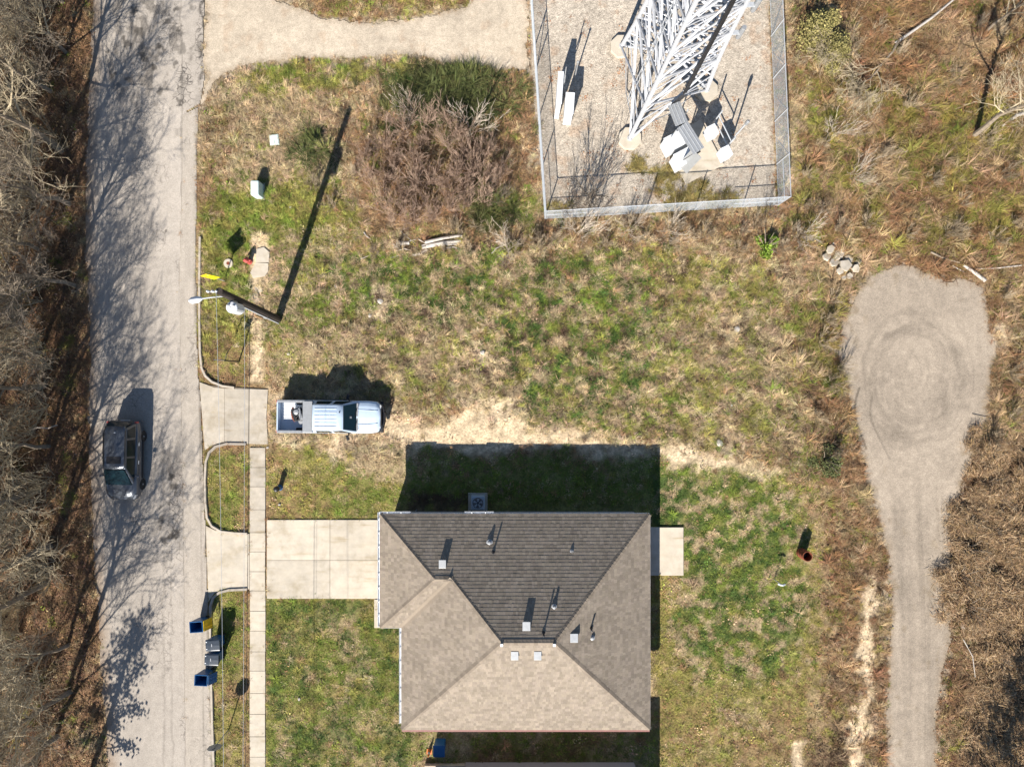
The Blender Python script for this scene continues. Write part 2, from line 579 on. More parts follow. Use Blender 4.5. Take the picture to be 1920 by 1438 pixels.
# (polygon, class, strength, softness px, patchiness 0..1, noise scale px)
ZONES = [
    ([(-200, -200), (176, -200), (160, 470), (170, 900), (208, 1600), (-200, 1600)], LITTER, 0.9, 10, 0.2, 60),
    ([(-200, -200), (130, -200), (130, 1600), (-200, 1600)], SOIL, 0.6, 20, 0.8, 40),
    ([(-200, 400), (150, 400), (150, 1600), (-200, 1600)], OLIVE, 0.5, 20, 0.95, 35),
    # north-west corner lot
    ([(376, 180), (470, 110), (820, 100), (960, 130), (1000, 160), (1010, 420), (640, 430), (640, 700), (376, 700)], STRAW, 0.75, 14, 0.25, 70),
    ([(376, 190), (420, 190), (420, 440), (376, 440)], BROWN, 0.6, 14, 0.3, 30),
    ([(460, 118), (800, 112), (800, 150), (460, 185)], OLIVE, 0.85, 12, 0.45, 40),
    ([(470, 120), (760, 115), (740, 140), (470, 165)], GREEN, 0.6, 10, 0.6, 25),
    ([(376, 380), (560, 330), (640, 380), (700, 430), (640, 560), (600, 720), (376, 720)], OLIVE, 0.9, 20, 0.35, 40),
    ([(400, 330), (500, 330), (600, 440), (620, 640), (500, 640), (380, 560)], GREEN, 0.75, 20, 0.55, 30),
    ([(500, 380), (650, 400), (640, 700), (500, 700)], OLIVE, 0.9, 18, 0.2, 30),
    ([(500, 400), (650, 420), (630, 640), (500, 690)], GREEN, 0.8, 18, 0.42, 26),
    ([(376, 640), (500, 640), (520, 730), (376, 730)], BROWN, 0.7, 18, 0.4, 25),
    ([(640, 250), (760, 180), (960, 170), (990, 380), (880, 450), (680, 440)], BROWN, 0.85, 25, 0.2, 50),
    ([(700, 280), (900, 260), (920, 400), (720, 420)], SOIL, 0.6, 25, 0.6, 30),
    ([(720, 130), (920, 130), (940, 230), (740, 240)], DEEP, 0.75, 20, 0.4, 35),
    ([(900, 120), (1000, 130), (1010, 330), (950, 330)], BROWN, 0.85, 15, 0.3, 30),
    ([(880, 380), (1000, 350), (1020, 440), (900, 450)], GREEN, 0.7, 15, 0.5, 30),
    # the worn strip by the pole, old pavement
    ([(468, 440), (508, 440), (505, 530), (496, 600), (494, 716), (468, 716), (468, 600)], SAND, 0.92, 8, 0.22, 18),
    ([(480, 560), (530, 560), (525, 610), (470, 612)], SOIL, 0.5, 10, 0.4, 20),
    # middle field
    ([(500, 430), (1600, 400), (1600, 860), (1240, 850), (760, 800), (500, 740)], STRAW, 0.7, 20, 0.15, 60),
    ([(560, 440), (1250, 440), (1560, 560), (1580, 860), (1250, 830), (980, 780), (640, 720)], OLIVE, 0.85, 30, 0.48, 40),
    ([(600, 470), (900, 470), (1200, 470), (1230, 620), (1010, 660), (900, 620), (640, 600), (520, 620)], GREEN, 0.88, 30, 0.47, 30),
    ([(960, 640), (1240, 600), (1300, 800), (1020, 790)], GREEN, 0.75, 25, 0.62, 30),
    ([(1440, 560), (1590, 560), (1600, 860), (1480, 880)], GREEN, 0.65, 25, 0.7, 40),
    ([(1450, 560), (1610, 560), (1620, 900), (1500, 880)], BROWN, 0.6, 20, 0.6, 35),
    ([(760, 430), (1500, 400), (1500, 480), (760, 480)], BROWN, 0.7, 18, 0.4, 40),
    ([(700, 600), (960, 600), (960, 740), (760, 740)], STRAW, 0.7, 25, 0.5, 40),
    ([(590, 640), (700, 640), (740, 700), (600, 690)], STRAW, 0.8, 15, 0.2, 30),
    ([(1270, 470), (1410, 470), (1410, 510), (1270, 510)], SAND, 0.85, 10, 0.72, 16),
    ([(500, 730), (760, 760), (770, 890), (640, 880), (500, 836)], SAND, 0.85, 14, 0.3, 30),
    ([(500, 730), (620, 740), (620, 830), (500, 834)], STRAW, 0.5, 14, 0.3, 20),
    ([(850, 730), (990, 740), (1000, 835), (840, 835)], SAND, 0.97, 22, 0.22, 28),
    ([(700, 775), (860, 790), (1100, 800), (1260, 835), (1480, 880), (1480, 905), (1240, 885), (1000, 840), (760, 850)], SAND, 0.97, 12, 0.12, 35),
    ([(1330, 800), (1400, 820), (1400, 850), (1340, 840)], SAND, 0.9, 10, 0.5, 14),
    # yards
    ([(498, 838), (760, 880), (745, 974), (498, 974)], OLIVE, 0.85, 12, 0.3, 35),
    ([(600, 880), (750, 870), (745, 974), (600, 974)], GREEN, 0.8, 14, 0.45, 25),
    ([(500, 850), (560, 850), (560, 974), (500, 974)], BROWN, 0.5, 14, 0.5, 22),
    ([(640, 830), (770, 830), (770, 900), (660, 890)], STRAW, 0.85, 14, 0.2, 25),
    ([(498, 1122), (770, 1122), (770, 1500), (498, 1500)], OLIVE, 0.9, 8, 0.2, 40),
    ([(498, 1122), (770, 1122), (770, 1500), (498, 1500)], GREEN, 0.8, 8, 0.52, 38),
    ([(600, 1150), (680, 1150), (700, 1300), (620, 1330)], STRAW, 0.6, 20, 0.45, 25),
    ([(500, 1340), (760, 1340), (760, 1500), (500, 1500)], STRAW, 0.45, 20, 0.5, 30),
    ([(383, 828), (468, 828), (468, 1002), (383, 1002)], OLIVE, 0.9, 6, 0.2, 25),
    ([(395, 860), (468, 850), (468, 985), (395, 985)], GREEN, 0.7, 8, 0.5, 20),
    ([(380, 826), (468, 826), (468, 850), (380, 850)], BROWN, 0.8, 8, 0.3, 20),
    ([(440, 840), (470, 840), (470, 1000), (440, 1000)], BROWN, 0.6, 10, 0.45, 16),
    ([(392, 1100), (468, 1100), (468, 1500), (392, 1500)], OLIVE, 0.9, 6, 0.2, 25),
    ([(396, 1120), (460, 1120), (460, 1260), (396, 1260)], GREEN, 0.75, 8, 0.45, 20),
    ([(396, 1290), (468, 1290), (468, 1330), (396, 1330)], BROWN, 0.7, 10, 0.3, 18),
    ([(455, 1100), (470, 1100), (470, 1500), (455, 1500)], BROWN, 0.7, 5, 0.3, 15),
    ([(760, 850), (1250, 850), (1250, 962), (745, 962)], GREEN, 0.85, 12, 0.2, 40),
    ([(770, 925), (880, 925), (880, 962), (760, 962)], SOIL, 0.8, 8, 0.3, 20),
    ([(770, 836), (1245, 836), (1245, 875), (770, 880)], BROWN, 0.5, 10, 0.6, 20),
    ([(1220, 890), (1380, 880), (1500, 900), (1560, 1000), (1540, 1260), (1480, 1300), (1220, 1310)], OLIVE, 0.9, 20, 0.15, 35),
    ([(1225, 885), (1420, 880), (1510, 950), (1500, 1080), (1520, 1140), (1470, 1270), (1330, 1290), (1260, 1180), (1300, 1120), (1225, 1000)], GREEN, 0.92, 22, 0.38, 30),
    ([(1225, 885), (1420, 880), (1510, 950), (1500, 1080), (1520, 1140), (1470, 1270), (1330, 1290), (1260, 1180), (1300, 1120), (1225, 1000)], DEEP, 0.6, 22, 0.5, 24),
    ([(498, 1122), (770, 1122), (770, 1500), (498, 1500)], DEEP, 0.5, 8, 0.6, 26),
    ([(600, 480), (1230, 480), (1230, 640), (1200, 780), (1000, 780), (900, 620), (640, 600)], DEEP, 0.75, 30, 0.6, 15),
    ([(560, 440), (1250, 440), (1560, 520), (1600, 860), (1250, 830), (980, 780), (640, 720)], STRAW, 0.9, 30, 0.68, 14),
    ([(560, 440), (1250, 440), (1560, 520), (1600, 860), (1250, 830), (980, 780), (640, 720)], SOIL, 0.7, 30, 0.78, 11),
    ([(690, 545), (735, 545), (735, 605), (690, 605)], SAND, .8, 10, .4, 10),
    ([(885, 645), (920, 645), (920, 680), (885, 680)], SAND, .7, 10, .4, 10),
    ([(1222, 890), (1280, 890), (1282, 985), (1222, 985)], DEEP, 0.8, 8, 0.1, 20),
    ([(1240, 900), (1500, 900), (1540, 1280), (1260, 1290)], STRAW, 0.9, 20, 0.72, 15),
    ([(1220, 1290), (1600, 1270), (1620, 1520), (1220, 1520)], OLIVE, 0.7, 25, 0.3, 50),
    ([(1300, 1360), (1600, 1330), (1600, 1520), (1300, 1520)], BROWN, 0.55, 25, 0.5, 30),
    ([(760, 1368), (1235, 1368), (1235, 1430), (760, 1430)], GREEN, 0.6, 10, 0.3, 40),
    ([(800, 1385), (885, 1385), (885, 1415), (800, 1420)], SAND, 0.4, 8, 0.3, 20),
    ([(1500, 900), (1640, 880), (1670, 1100), (1670, 1520), (1540, 1520), (1530, 1150)], STRAW, 0.65, 20, 0.3, 30),
    ([(1540, 900), (1640, 900), (1660, 1200), (1660, 1520), (1540, 1520)], BROWN, 0.55, 14, 0.5, 22),
    ([(1500, 1370), (1590, 1360), (1590, 1520), (1500, 1520)], SOIL, 0.6, 14, 0.45, 18),
    # the rough ground on the right
    ([(1480, -200), (2200, -200), (2200, 1600), (1860, 1600), (1760, 1500), (1790, 1000), (1860, 760), (1850, 540), (1700, 480), (1490, 470)], STRAW, 0.75, 14, 0.15, 60),
    ([(1480, -200), (2200, -200), (2200, 900), (1860, 760), (1850, 540), (1700, 480), (1490, 470)], BROWN, 0.75, 14, 0.5, 60),
    ([(1480, 150), (1900, 200), (1920, 480), (1500, 470)], OLIVE, 0.65, 20, 0.62, 50),
    ([(1480, -200), (1620, -200), (1600, 60), (1480, 60)], SOIL, 0.6, 20, 0.5, 30),
    ([(1750, 870), (2200, 780), (2200, 1600), (1750, 1600)], LITTER, 0.85, 12, 0.15, 40),
    ([(1840, 1180), (2200, 1100), (2200, 1600), (1800, 1600)], SOIL, 0.6, 20, 0.55, 40),
    ([(1755, 1150), (1830, 1180), (1830, 1520), (1755, 1520)], STRAW, 0.7, 12, 0.4, 24),
    ([(1535, 470), (1610, 465), (1612, 525), (1545, 515)], SAND, 0.85, 8, 0.3, 14),
    ([(1858, 600), (1905, 605), (1905, 650), (1858, 650)], SAND, 0.8, 8, 0.4, 14),
    # top edge
    ([(500, -200), (960, -200), (880, 10), (800, 26), (600, 26)], OLIVE, 0.8, 10, 0.4, 40),
    ([(500, -200), (960, -200), (880, 10), (800, 26), (600, 26)], BROWN, 0.7, 10, 0.5, 30),
]
SANDLINES = [([(1640, 1085), (1632, 1150), (1616, 1215), (1626, 1290), (1606, 1360), (1604, 1520)], 17, 0.98),
             ([(1500, 1390), (1495, 1500)], 10, 0.9),
             ([(985, 290), (1000, 300)], 6, 0.6)]


def cover(px, py):
    """weights of the ground-cover classes at ground pixels"""
    wx = px + (fbm(px / 60, py / 60, 51) - 0.5) * 44 + (vnoise(px / 13, py / 13, 52) - 0.5) * 12
    wy = py + (fbm(px / 60, py / 60, 53) - 0.5) * 44 + (vnoise(px / 13, py / 13, 54) - 0.5) * 12
    K = len(CCOL)
    W = np.zeros((K,) + px.shape)
    n = fbm(px / 80, py / 80, 60)
    W[STRAW] = sstep(0.35, 0.6, n)
    W[BROWN] = 1 - W[STRAW]
    for i, (poly, k, a, soft, patchy, sc) in enumerate(ZONES):
        p = np.array(poly, float)
        lo, hi = p.min(0) - soft - 60, p.max(0) + soft + 60
        box = (px > lo[0]) & (px < hi[0]) & (py > lo[1]) & (py < hi[1])
        if not box.any():
            continue
        # straight man-made edges warp little, natural ones much
        bx, by = (wx[box], wy[box]) if soft > 8 else (px[box], py[box])
        m = a * sstep(soft, -soft, sdist(bx, by, poly))
        if patchy:
            f = fbm(px[box] / sc, py[box] / sc, 70 + i)
            m = m * sstep(patchy - 0.14, patchy + 0.10, 0.5 + (f - 0.5) * 1.9 + (0.5 - 0.5 * patchy) * 0.35)
        for kk in range(K):
            t = W[kk][box]
            W[kk][box] = t * (1 - m) + (m if kk == k else 0)
    for pts, wd, a in SANDLINES:
        d = lindist(wx, wy, pts)
        m = a * sstep(wd * 1.7, wd * 0.4, d + (fbm(px / 14, py / 14, 91) - 0.5) * wd * 2.4)
        for kk in range(K):
            W[kk] = W[kk] * (1 - m) + (m if kk == SAND else 0)
    return W


def lawn_mask(px, py):
    d = np.full(px.shape, 1e9)
    for p in ([(498, 838), (760, 870), (745, 974), (498, 974)], [(498, 1122), (770, 1122), (770, 1520), (498, 1520)], ISLE_A, ISLE_B,
              [(740, 836), (1300, 836), (1500, 900), (1560, 1000), (1560, 1520), (740, 1520)], [(376, 640), (600, 640), (600, 740), (376, 740)]):
        d = np.minimum(d, sdist(px, py, p))
    return sstep(15, -15, d)


def relief(px, py, fsd):
    rough = 0.16 + 0.42 * sstep(1470, 1540, px) * sstep(40, 110, fsd) + 0.14 * sstep(380, 700, px) * sstep(800, 600, py)
    return -0.035 + rough * sstep(6, 60, fsd) * (fbm(px / 45, py / 45, 31, 4) - 0.35) * (1 - 0.8 * lawn_mask(px, py))


def set_attr(me, name, arr, kind='FLOAT_COLOR'):
    if kind == 'FLOAT_COLOR':
        a = me.color_attributes.new(name, kind, 'POINT')
        full = np.ones((len(arr), 4), np.float32)
        full[:, :3] = arr
        a.data.foreach_set('color', full.ravel())
    else:
        a = me.attributes.new(name, kind, 'POINT')
        a.data.foreach_set('value', np.asarray(arr, np.float32))


def grid_mesh(name, xs, ys, z, keep=None):
    nx, ny = len(xs), len(ys)
    X, Y = np.meshgrid(xs, ys, indexing='ij')
    co = np.stack([X, Y, z], -1).reshape(-1, 3)
    i, j = np.meshgrid(np.arange(nx - 1), np.arange(ny - 1), indexing='ij')
    a = (i * ny + j)
    q = np.stack([a, a + ny, a + ny + 1, a + 1], -1).reshape(-1, 4)
    used = None
    if keep is not None:
        k = keep[:-1, :-1] & keep[1:, :-1] & keep[1:, 1:] & keep[:-1, 1:]
        q = q[k.reshape(-1)]
        used = np.unique(q)
        remap = np.full(len(co), -1)
        remap[used] = np.arange(len(used))
        q = remap[q]
        co = co[used]
    me = bpy.data.meshes.new(name)
    me.vertices.add(len(co))
    me.vertices.foreach_set('co', co.astype(np.float32).ravel())
    me.loops.add(q.size)
    me.loops.foreach_set('vertex_index', q.astype(np.int32).ravel())
    me.polygons.add(len(q))
    me.polygons.foreach_set('loop_start', np.arange(0, q.size, 4, dtype=np.int32))
    me.polygons.foreach_set('loop_total', np.full(len(q), 4, np.int32))
    me.update()
    return me, used


# ---- ground sheet: fine in view, coarse to the horizon
fx = np.arange(-33, 33.01, 0.13)
fy = np.arange(-25, 25.01, 0.13)
far = np.array([1, 2.5, 5, 10, 20, 40, 80, 160, 320, 640, 1200.0])
xs = np.concatenate([(fx[0] - far)[::-1], fx, fx[-1] + far])
ys = np.concatenate([(fy[0] - far)[::-1], fy, fy[-1] + far])
GX, GY = np.meshgrid(xs, ys, indexing='ij')
gpx, gpy = GX * PPM + 960, 719 - GY * PPM
gfs = flat_sd(gpx, gpy)
gW = cover(gpx, gpy)
gz = relief(gpx, gpy, gfs)
me, _ = grid_mesh('ground', xs, ys, gz)
colr = np.einsum('kij,kc->ijc', gW, CCOL)
spill = np.full(gpx.shape, 1e9)
for p_ in (LOT, PAD, TRACK):
    spill = np.minimum(spill, sdist(gpx, gpy, p_))
sm = (sstep(26, 2, spill + (fbm(gpx / 14, gpy / 14, 95) - .5) * 40) * .75)[..., None]
colr = colr * (1 - sm) + np.array([.35, .29, .215]) * sm
tone = 0.40 + 1.05 * fbm(gpx / 9, gpy / 9, 21, 3)
tone = tone * (1 - .18 * (1 - lawn_mask(gpx, gpy)) * (gW[SAND] < .4) * sstep(5, 30, gfs))
colr = colr * tone[..., None]
set_attr(me, 'col', colr.reshape(-1, 3))
me.materials.append(M_ground)
ground = bpy.data.objects.new('ground', me)
COL.objects.link(ground)
struct(ground)


def sheet(name, poly, z, m, colf, amp=0.0, seed=0, cell=0.065, wear=None, side=None):
    """a flat patch of road or gravel with a ragged outline, coloured per point"""
    p = np.array(poly, float)
    lo, hi = p.min(0) - 12, p.max(0) + 12
    X = np.arange((lo[0] - 960) / PPM, (hi[0] - 960) / PPM, cell)
    Y = np.arange((719 - hi[1]) / PPM, (719 - lo[1]) / PPM, cell)
    A, B = np.meshgrid(X, Y, indexing='ij')
    px, py = A * PPM + 960, 719 - B * PPM
    s = sdist(px, py, poly)
    if amp:
        e = edge_noise(px, py, amp, seed)
        s = s + (e if side is None else e * side(px, py))
    me, used = grid_mesh(name, X, Y, np.full(A.shape, z), s < 0)
    fpx, fpy, fs = px.ravel()[used], py.ravel()[used], s.ravel()[used]
    set_attr(me, 'col', colf(fpx, fpy, fs))
    if wear is not None:
        set_attr(me, 'wear', wear(fpx, fpy), 'FLOAT')
    me.materials.append(m)
    o = bpy.data.objects.new(name, me)
    COL.objects.link(o)
    return struct(o)


def street_col(px, py, s):
    base = np.array([0.365, 0.325, 0.278])
    n = fbm(px / 70, py / 240, 5) - 0.5
    lanes = 0.06 * np.sin(px / 23.0) + 0.10 * n
    t = 1 + lanes + (fbm(px / 12, py / 40, 6, 3) - 0.5) * 0.14
    c = base[None] * t[:, None]
    # smoother grey patch in the middle, darker old patches at the right lane and top
    for (x0, y0, x1, y1, k) in ((288, 195, 345, 480, 1.07), (305, 880, 346, 1010, 0.86), (300, 845, 346, 885, 0.95), (325, 240, 342, 256, 0.8), (300, 1010, 348, 1250, 1.03)):
        m = sstep(3, -3, sdist(px, py, [(x0, y0), (x1, y0), (x1, y1), (x0, y1)]) + (vnoise(px / 6, py / 6, 8) - 0.5) * 8)
        c = c * (1 + (k - 1) * m)[:, None]
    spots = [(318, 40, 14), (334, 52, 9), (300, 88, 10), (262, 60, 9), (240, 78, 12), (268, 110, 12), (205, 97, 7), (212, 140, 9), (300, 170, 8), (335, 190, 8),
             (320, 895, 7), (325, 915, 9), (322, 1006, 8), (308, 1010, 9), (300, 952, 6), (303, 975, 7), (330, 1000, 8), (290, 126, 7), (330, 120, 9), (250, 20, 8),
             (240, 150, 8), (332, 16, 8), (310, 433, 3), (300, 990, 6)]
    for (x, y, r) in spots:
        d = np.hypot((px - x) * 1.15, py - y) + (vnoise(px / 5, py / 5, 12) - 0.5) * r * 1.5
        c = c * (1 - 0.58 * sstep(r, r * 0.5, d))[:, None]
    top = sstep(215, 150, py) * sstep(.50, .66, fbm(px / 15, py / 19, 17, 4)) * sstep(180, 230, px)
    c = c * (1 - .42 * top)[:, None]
    jn = np.abs(px - 379 - (fbm(py / 22, py * 0 + 7, 26) - .5) * 16)
    c = c * (1 - .55 * sstep(225, 190, py) * sstep(3.6, 1.0, jn) * sstep(.35, .55, vnoise(py / 15, px * 0, 27)))[:, None]
    old = sstep(.56, .70, fbm(px / 20, py / 34, 18, 4)) * sstep(700, 860, py) * sstep(1150, 1000, py) * sstep(270, 300, px)
    c = c * (1 - .28 * old)[:, None]
    # dirt and leaf stain along the left edge
    edge = sstep(30, 0, -s) * (px < 260) * (0.35 + 0.65 * fbm(px / 12, py / 12, 14))
    c = c * (1 - edge[:, None]) + np.array([0.22, 0.15, 0.095])[None] * edge[:, None]
    # long irregular seams
    for x0, a, sd in ((344, 2.0, 1), (304, 3.5, 2), (318, 2.5, 4)):
        lim = 1.0 if x0 == 344 else sstep(820, 860, py)
        d = np.abs(px - x0 + (py - 719) * -0.006 - (fbm(py / 30, py * 0 + 3, 80 + sd) - 0.5) * 10)
        c = c * (1 - (0.5 if x0 == 344 else .28) * lim * sstep(a, 0.4, d) * (0.4 + 0.6 * vnoise(py / 20, px * 0, 83)))[:, None]
    return c


def street_wear(px, py):
    k = np.zeros(px.shape)
    for (x, y, rx, ry, a) in ((330, 960, 20, 70, 1.0), (330, 890, 18, 30, 0.8), (318, 60, 28, 55, 0.7), (262, 90, 40, 60, 0.35), (345, 160, 20, 55, 1.0), (280, 30, 60, 40, .45), (225, 120, 40, 40, .35), (380, 60, 9, 120, 1.0),
                              (372, 100, 8, 70, 0.7), (312, 1180, 18, 120, 0.45), (320, 1060, 16, 60, 0.5), (300, 200, 30, 12, 0.5), (335, 185, 12, 14, 0.9)):
        d = np.hypot((px - x) / rx, (py - y) / ry) + (fbm(px / 10, py / 10, 33) - 0.5) * 0.9
        k = np.maximum(k, a * sstep(1.05, 0.6, d))
    k = np.maximum(k, .55 * sstep(.62, .70, fbm(px / 40, py / 60, 37)) * (px > 240))
    return k


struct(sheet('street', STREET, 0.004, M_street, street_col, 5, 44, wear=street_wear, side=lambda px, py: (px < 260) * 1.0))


def gravel_col(base, seed, k=0.22, leaf=0.0):
    b = np.array(base)

    def f(px, py, s):
        n = fbm(px / 60, py / 60, seed) - 0.5
        n2 = fbm(px / 9, py / 9, seed + 4, 3) - 0.5
        c = b[None] * (1 + k * 1.6 * n + k * n2)[:, None]
        e = sstep(16, 0, -s) * fbm(px / 10, py / 10, seed + 8)
        c = c * (1 - 0.6 * e[:, None]) + np.array([0.25, 0.18, 0.11])[None] * 0.6 * e[:, None]
        if leaf:
            l = sstep(0.60, 0.78, fbm(px / 22, py / 22, seed + 20)) * leaf
            c = c * (1 - l[:, None]) + np.array([0.33, 0.185, 0.095])[None] * l[:, None]
        return c
    return f


def track_col(px, py, s):
    c = gravel_col((0.325, 0.270, 0.208), 120, 0.2)(px, py, s)
    dx, dy = px - 1712, (py - 708) * 0.82
    r = np.hypot(dx, dy)
    r = r + 26 * (fbm(px / 60, py / 60, 139) - .5)
    ring = fbm(r / 9, np.arctan2(dy, dx) * 2.2, 131, 4) - 0.5
    rut = sstep(40, 70, r) * sstep(120, 90, r)
    c = c * (1 - 0.30 * rut * (0.5 + ring * 2))[:, None]
    run = sstep(880, 960, py)
    lanes = fbm((px - (py - 719) * 0.02) / 9, py / 260, 133, 3) - 0.5
    c = c * (1 + 0.34 * run * lanes)[:, None]
    for xx in (1690, 1731):
        c = c * (1 - 0.15 * run * sstep(14, 3, np.abs(px - xx - 12 * np.sin(py / 170))))[:, None]
    ra = np.random.default_rng(77)
    th = np.arctan2(dy, dx)
    for k in range(16):
        r0, a0, sp, wd, am = ra.uniform(30, 138), ra.uniform(-3.1, 3.1), ra.uniform(.5, 1.5), ra.uniform(1.3, 3.4), ra.uniform(-.20, .10)
        ex, ey = ra.normal(0, 8), ra.normal(0, 8)
        rr_ = np.hypot(dx - ex, dy - ey)
        da = np.abs((th - a0 + np.pi) % (2 * np.pi) - np.pi)
        c = c * (1 + am * sstep(wd, wd * .4, np.abs(rr_ - r0)) * sstep(sp, sp * .5, da))[:, None]
    for k in range(9):
        x0, am, wd = ra.uniform(1672, 1752), ra.uniform(-.15, .10), ra.uniform(1.5, 4)
        c = c * (1 + am * run * sstep(wd, wd * .3, np.abs(px - x0 - 10 * np.sin(py / 190 + k) - (py - 1200) * -.01)) * sstep(.3, .55, vnoise(py / 60, py * 0 + k)))[:, None]
    # one dark tyre mark on the left flank
    d = lindist(px, py, [(1611, 728), (1604, 750), (1602, 772), (1606, 795), (1613, 812), (1624, 840)])
    c = c * (1 - 0.5 * sstep(3.2, 1.2, d))[:, None]
    d = lindist(px, py, [(1635, 745), (1631, 770), (1634, 790), (1641, 806), (1668, 860)])
    c = c * (1 - 0.28 * sstep(2.6, 1.0, d))[:, None]
    m = sstep(0.55, 0.75, fbm(px / 40, py / 60, 137)) * 0.35
    wx = np.array([.22, .17, .11])
    wm = (sstep(.62, .74, fbm(px / 18, py / 22, 141)) * sstep(60, 10, -s) * .6)[:, None]
    return c * (1 + 0.18 * m)[:, None] * (1 - wm) + wx * wm


struct(sheet('gravel_lot', LOT, 0.008, M_gravel, gravel_col((0.45, 0.38, 0.29), 150, 0.26, 0.2), 9, 42))
struct(sheet('gravel_pad', PAD, 0.010, M_stones, gravel_col((0.41, 0.355, 0.285), 160, 0.26, 0.35), 3, 43))
struct(sheet('gravel_track', TRACK, 0.006, M_gravel, track_col, 8, 44))


def gutter_col(px, py, s):
    t = 1 + (fbm(px / 8, py / 60, 171) - 0.5) * 0.22
    c = np.array([0.385, 0.34, 0.285])[None] * t[:, None]
    d = np.abs(px - 374 - (py - 719) * 0.012)
    c = c * (1 - 0.35 * sstep(2.2, 0.6, d) * (0.3 + 0.7 * vnoise(py / 16, px * 0, 174)))[:, None]
    c = c * (1 - 0.45 * sstep(2.4, 0.5, -s) * (px < 356) * (.3 + .7 * vnoise(py / 14, px * 0, 178)))[:, None]
    e = sstep(8, 0, -s) * sstep(0.45, 0.65, fbm(px / 14, py / 26, 175)) * (px > 358)
    return c * (1 - 0.55 * e)[:, None]


struct(sheet('gutter', GUTTER, 0.012, M_street, gutter_col, 0.0, 0, wear=lambda px, py: 0.6 * sstep(0.62, 0.75, fbm(px / 30, py / 40, 177))))


# ------------------------------------------------------------------ concrete: drives, pavement, kerbs
def slab(parent, poly, z0, z1, m, gap=0.5, bevel=0.012):
    """one slab with a joint left round it"""
    p = np.array(poly, float)
    c = p.mean(0)
    q = []
    for v in p:
        d = v - c
        q.append(v - np.sign(d) * gap * .6)
    pts = [tuple(P(x, y)[:2]) for x, y in q]
    return MB().prism(pts, z0, z1).build('slab', m, parent, bevel=bevel)


def bed(name, poly, z):
    pts = [tuple(P(x, y)[:2]) for x, y in poly]
    return struct(MB().prism(pts, -0.10, z).build(name, M_joint))


pav = bed('sidewalk', [(469, 841), (497.5, 841), (497.5, 1519), (469, 1519)], 0.012)
jy = [839, 876, 912, 955, 998, 1034, 1071, 1107, 1145, 1182, 1221, 1257, 1299, 1338, 1380, 1418, 1460, 1520]
for a, b in zip(jy[:-1], jy[1:]):
    dx = rnd.uniform(-0.5, 0.5)
    slab(pav, [(468.5 + dx, a), (498 + dx, a), (498 + dx, b), (468.5 + dx, b)], -0.08, 0.035 + rnd.uniform(-0.006, 0.006), M_conc if a > 990 else M_conc_old)
bigd = bed('driveway', [(501, 975), (714, 975), (714, 1121), (501, 1121)], 0.012)
for x0, x1 in ((500.5, 619), (619, 716)):
    for y0, y1 in ((974, 1050), (1050, 1122)):
        slab(bigd, [(x0, y0), (x1, y0), (x1, y1), (x0, y1)], -0.08, 0.040 + rnd.uniform(-0.004, 0.004), M_conc, 0.45)
ap = bed('driveway_apron', DRIVE2, 0.014)
slab(ap, DRIVE2, -0.08, 0.03, M_conc, 0.3)
ap1 = bed('driveway_apron', [(380, 722), (498, 730), (498, 830), (386, 838)], 0.014)
slab(ap1, [(374, 716), (402, 726), (421, 728), (421, 830), (398, 834), (384, 844)], -0.08, 0.03, M_conc_old, 0.3)
slab(ap1, [(421, 728), (466, 729), (466, 832), (421, 830)], -0.08, 0.033, M_conc_old, 0.3)
slab(ap1, [(466, 729), (503, 730), (500, 780), (503, 833), (466, 832)], -0.08, 0.030, M_conc_old, 0.3)
pat = bed('patio', [(1206, 989), (1280, 989), (1280, 1077), (1206, 1077)], 0.02)
slab(pat, PATIO, -0.05, 0.09, M_conc, 0.2)
fw = bed('front_step', [(704, 1123), (716, 1123), (716, 1175), (704, 1175)], 0.02)
slab(fw, [(702, 1122.6), (728, 1122.6), (728, 1176), (702, 1176)], -0.05, 0.08, M_conc, 0.2)
old = bed('broken_pavement', [(482, 472), (503, 472), (501, 515), (476, 518)], -0.02)
for poly in ([(481, 467), (495, 464), (506, 474), (504, 492), (479, 493)], [(479, 494), (504, 493), (503, 508), (497, 519), (474, 521), (470, 512)],
             [(476, 538), (490, 535), (494, 548), (480, 551)], [(467, 553), (484, 550), (487, 566), (466, 567)]):
    pts = [tuple(P(x + rnd.uniform(-1, 1), y + rnd.uniform(-1, 1))[:2]) for x, y in poly]
    MB().prism(pts, -0.06, 0.022 + rnd.uniform(0, 0.012)).build('slab', M_conc, old)


def kerb(pts, name='kerb'):
    mb = MB()
    P3 = [P(x, y) for x, y in pts]
    prof = [(-0.075, -0.05), (-0.065, 0.10), (0.06, 0.115), (0.075, -0.05)]
    rows = []
    for i, p in enumerate(P3):
        d = (P3[min(i + 1, len(P3) - 1)] - P3[max(0, i - 1)]).normalized()
        s = Vector((-d.y, d.x, 0))
        rows.append([p + s * a + Vector((0, 0, z)) for a, z in prof])
    vs = [v for r in rows for v in r]
    fs = []
    for i in range(len(rows) - 1):
        for k in range(3):
            fs.append((i * 4 + k, i * 4 + k + 1, i * 4 + 5 + k, i * 4 + 4 + k))
    fs += [(0, 1, 2, 3), tuple(len(vs) - 4 + k for k in (3, 2, 1, 0))]
    mb.add(vs, fs)
    return struct(mb.build(name, M_kerb, fix=True))


kerb([(376, 445), (375, 520), (375, 600), (376, 660), (379, 690), (386, 705), (398, 716), (418, 724), (440, 727)])
kerb([(462, 832.5), (425, 832), (405, 837), (393, 848), (387, 866), (385, 900), (386, 940), (389, 970), (398, 986), (415, 996), (440, 999), (464, 1000)])
kerb([(464, 1104), (430, 1105.5), (412, 1110), (400, 1120), (395, 1136), (395, 1200), (397, 1280), (399, 1360), (402, 1440), (404, 1520)])


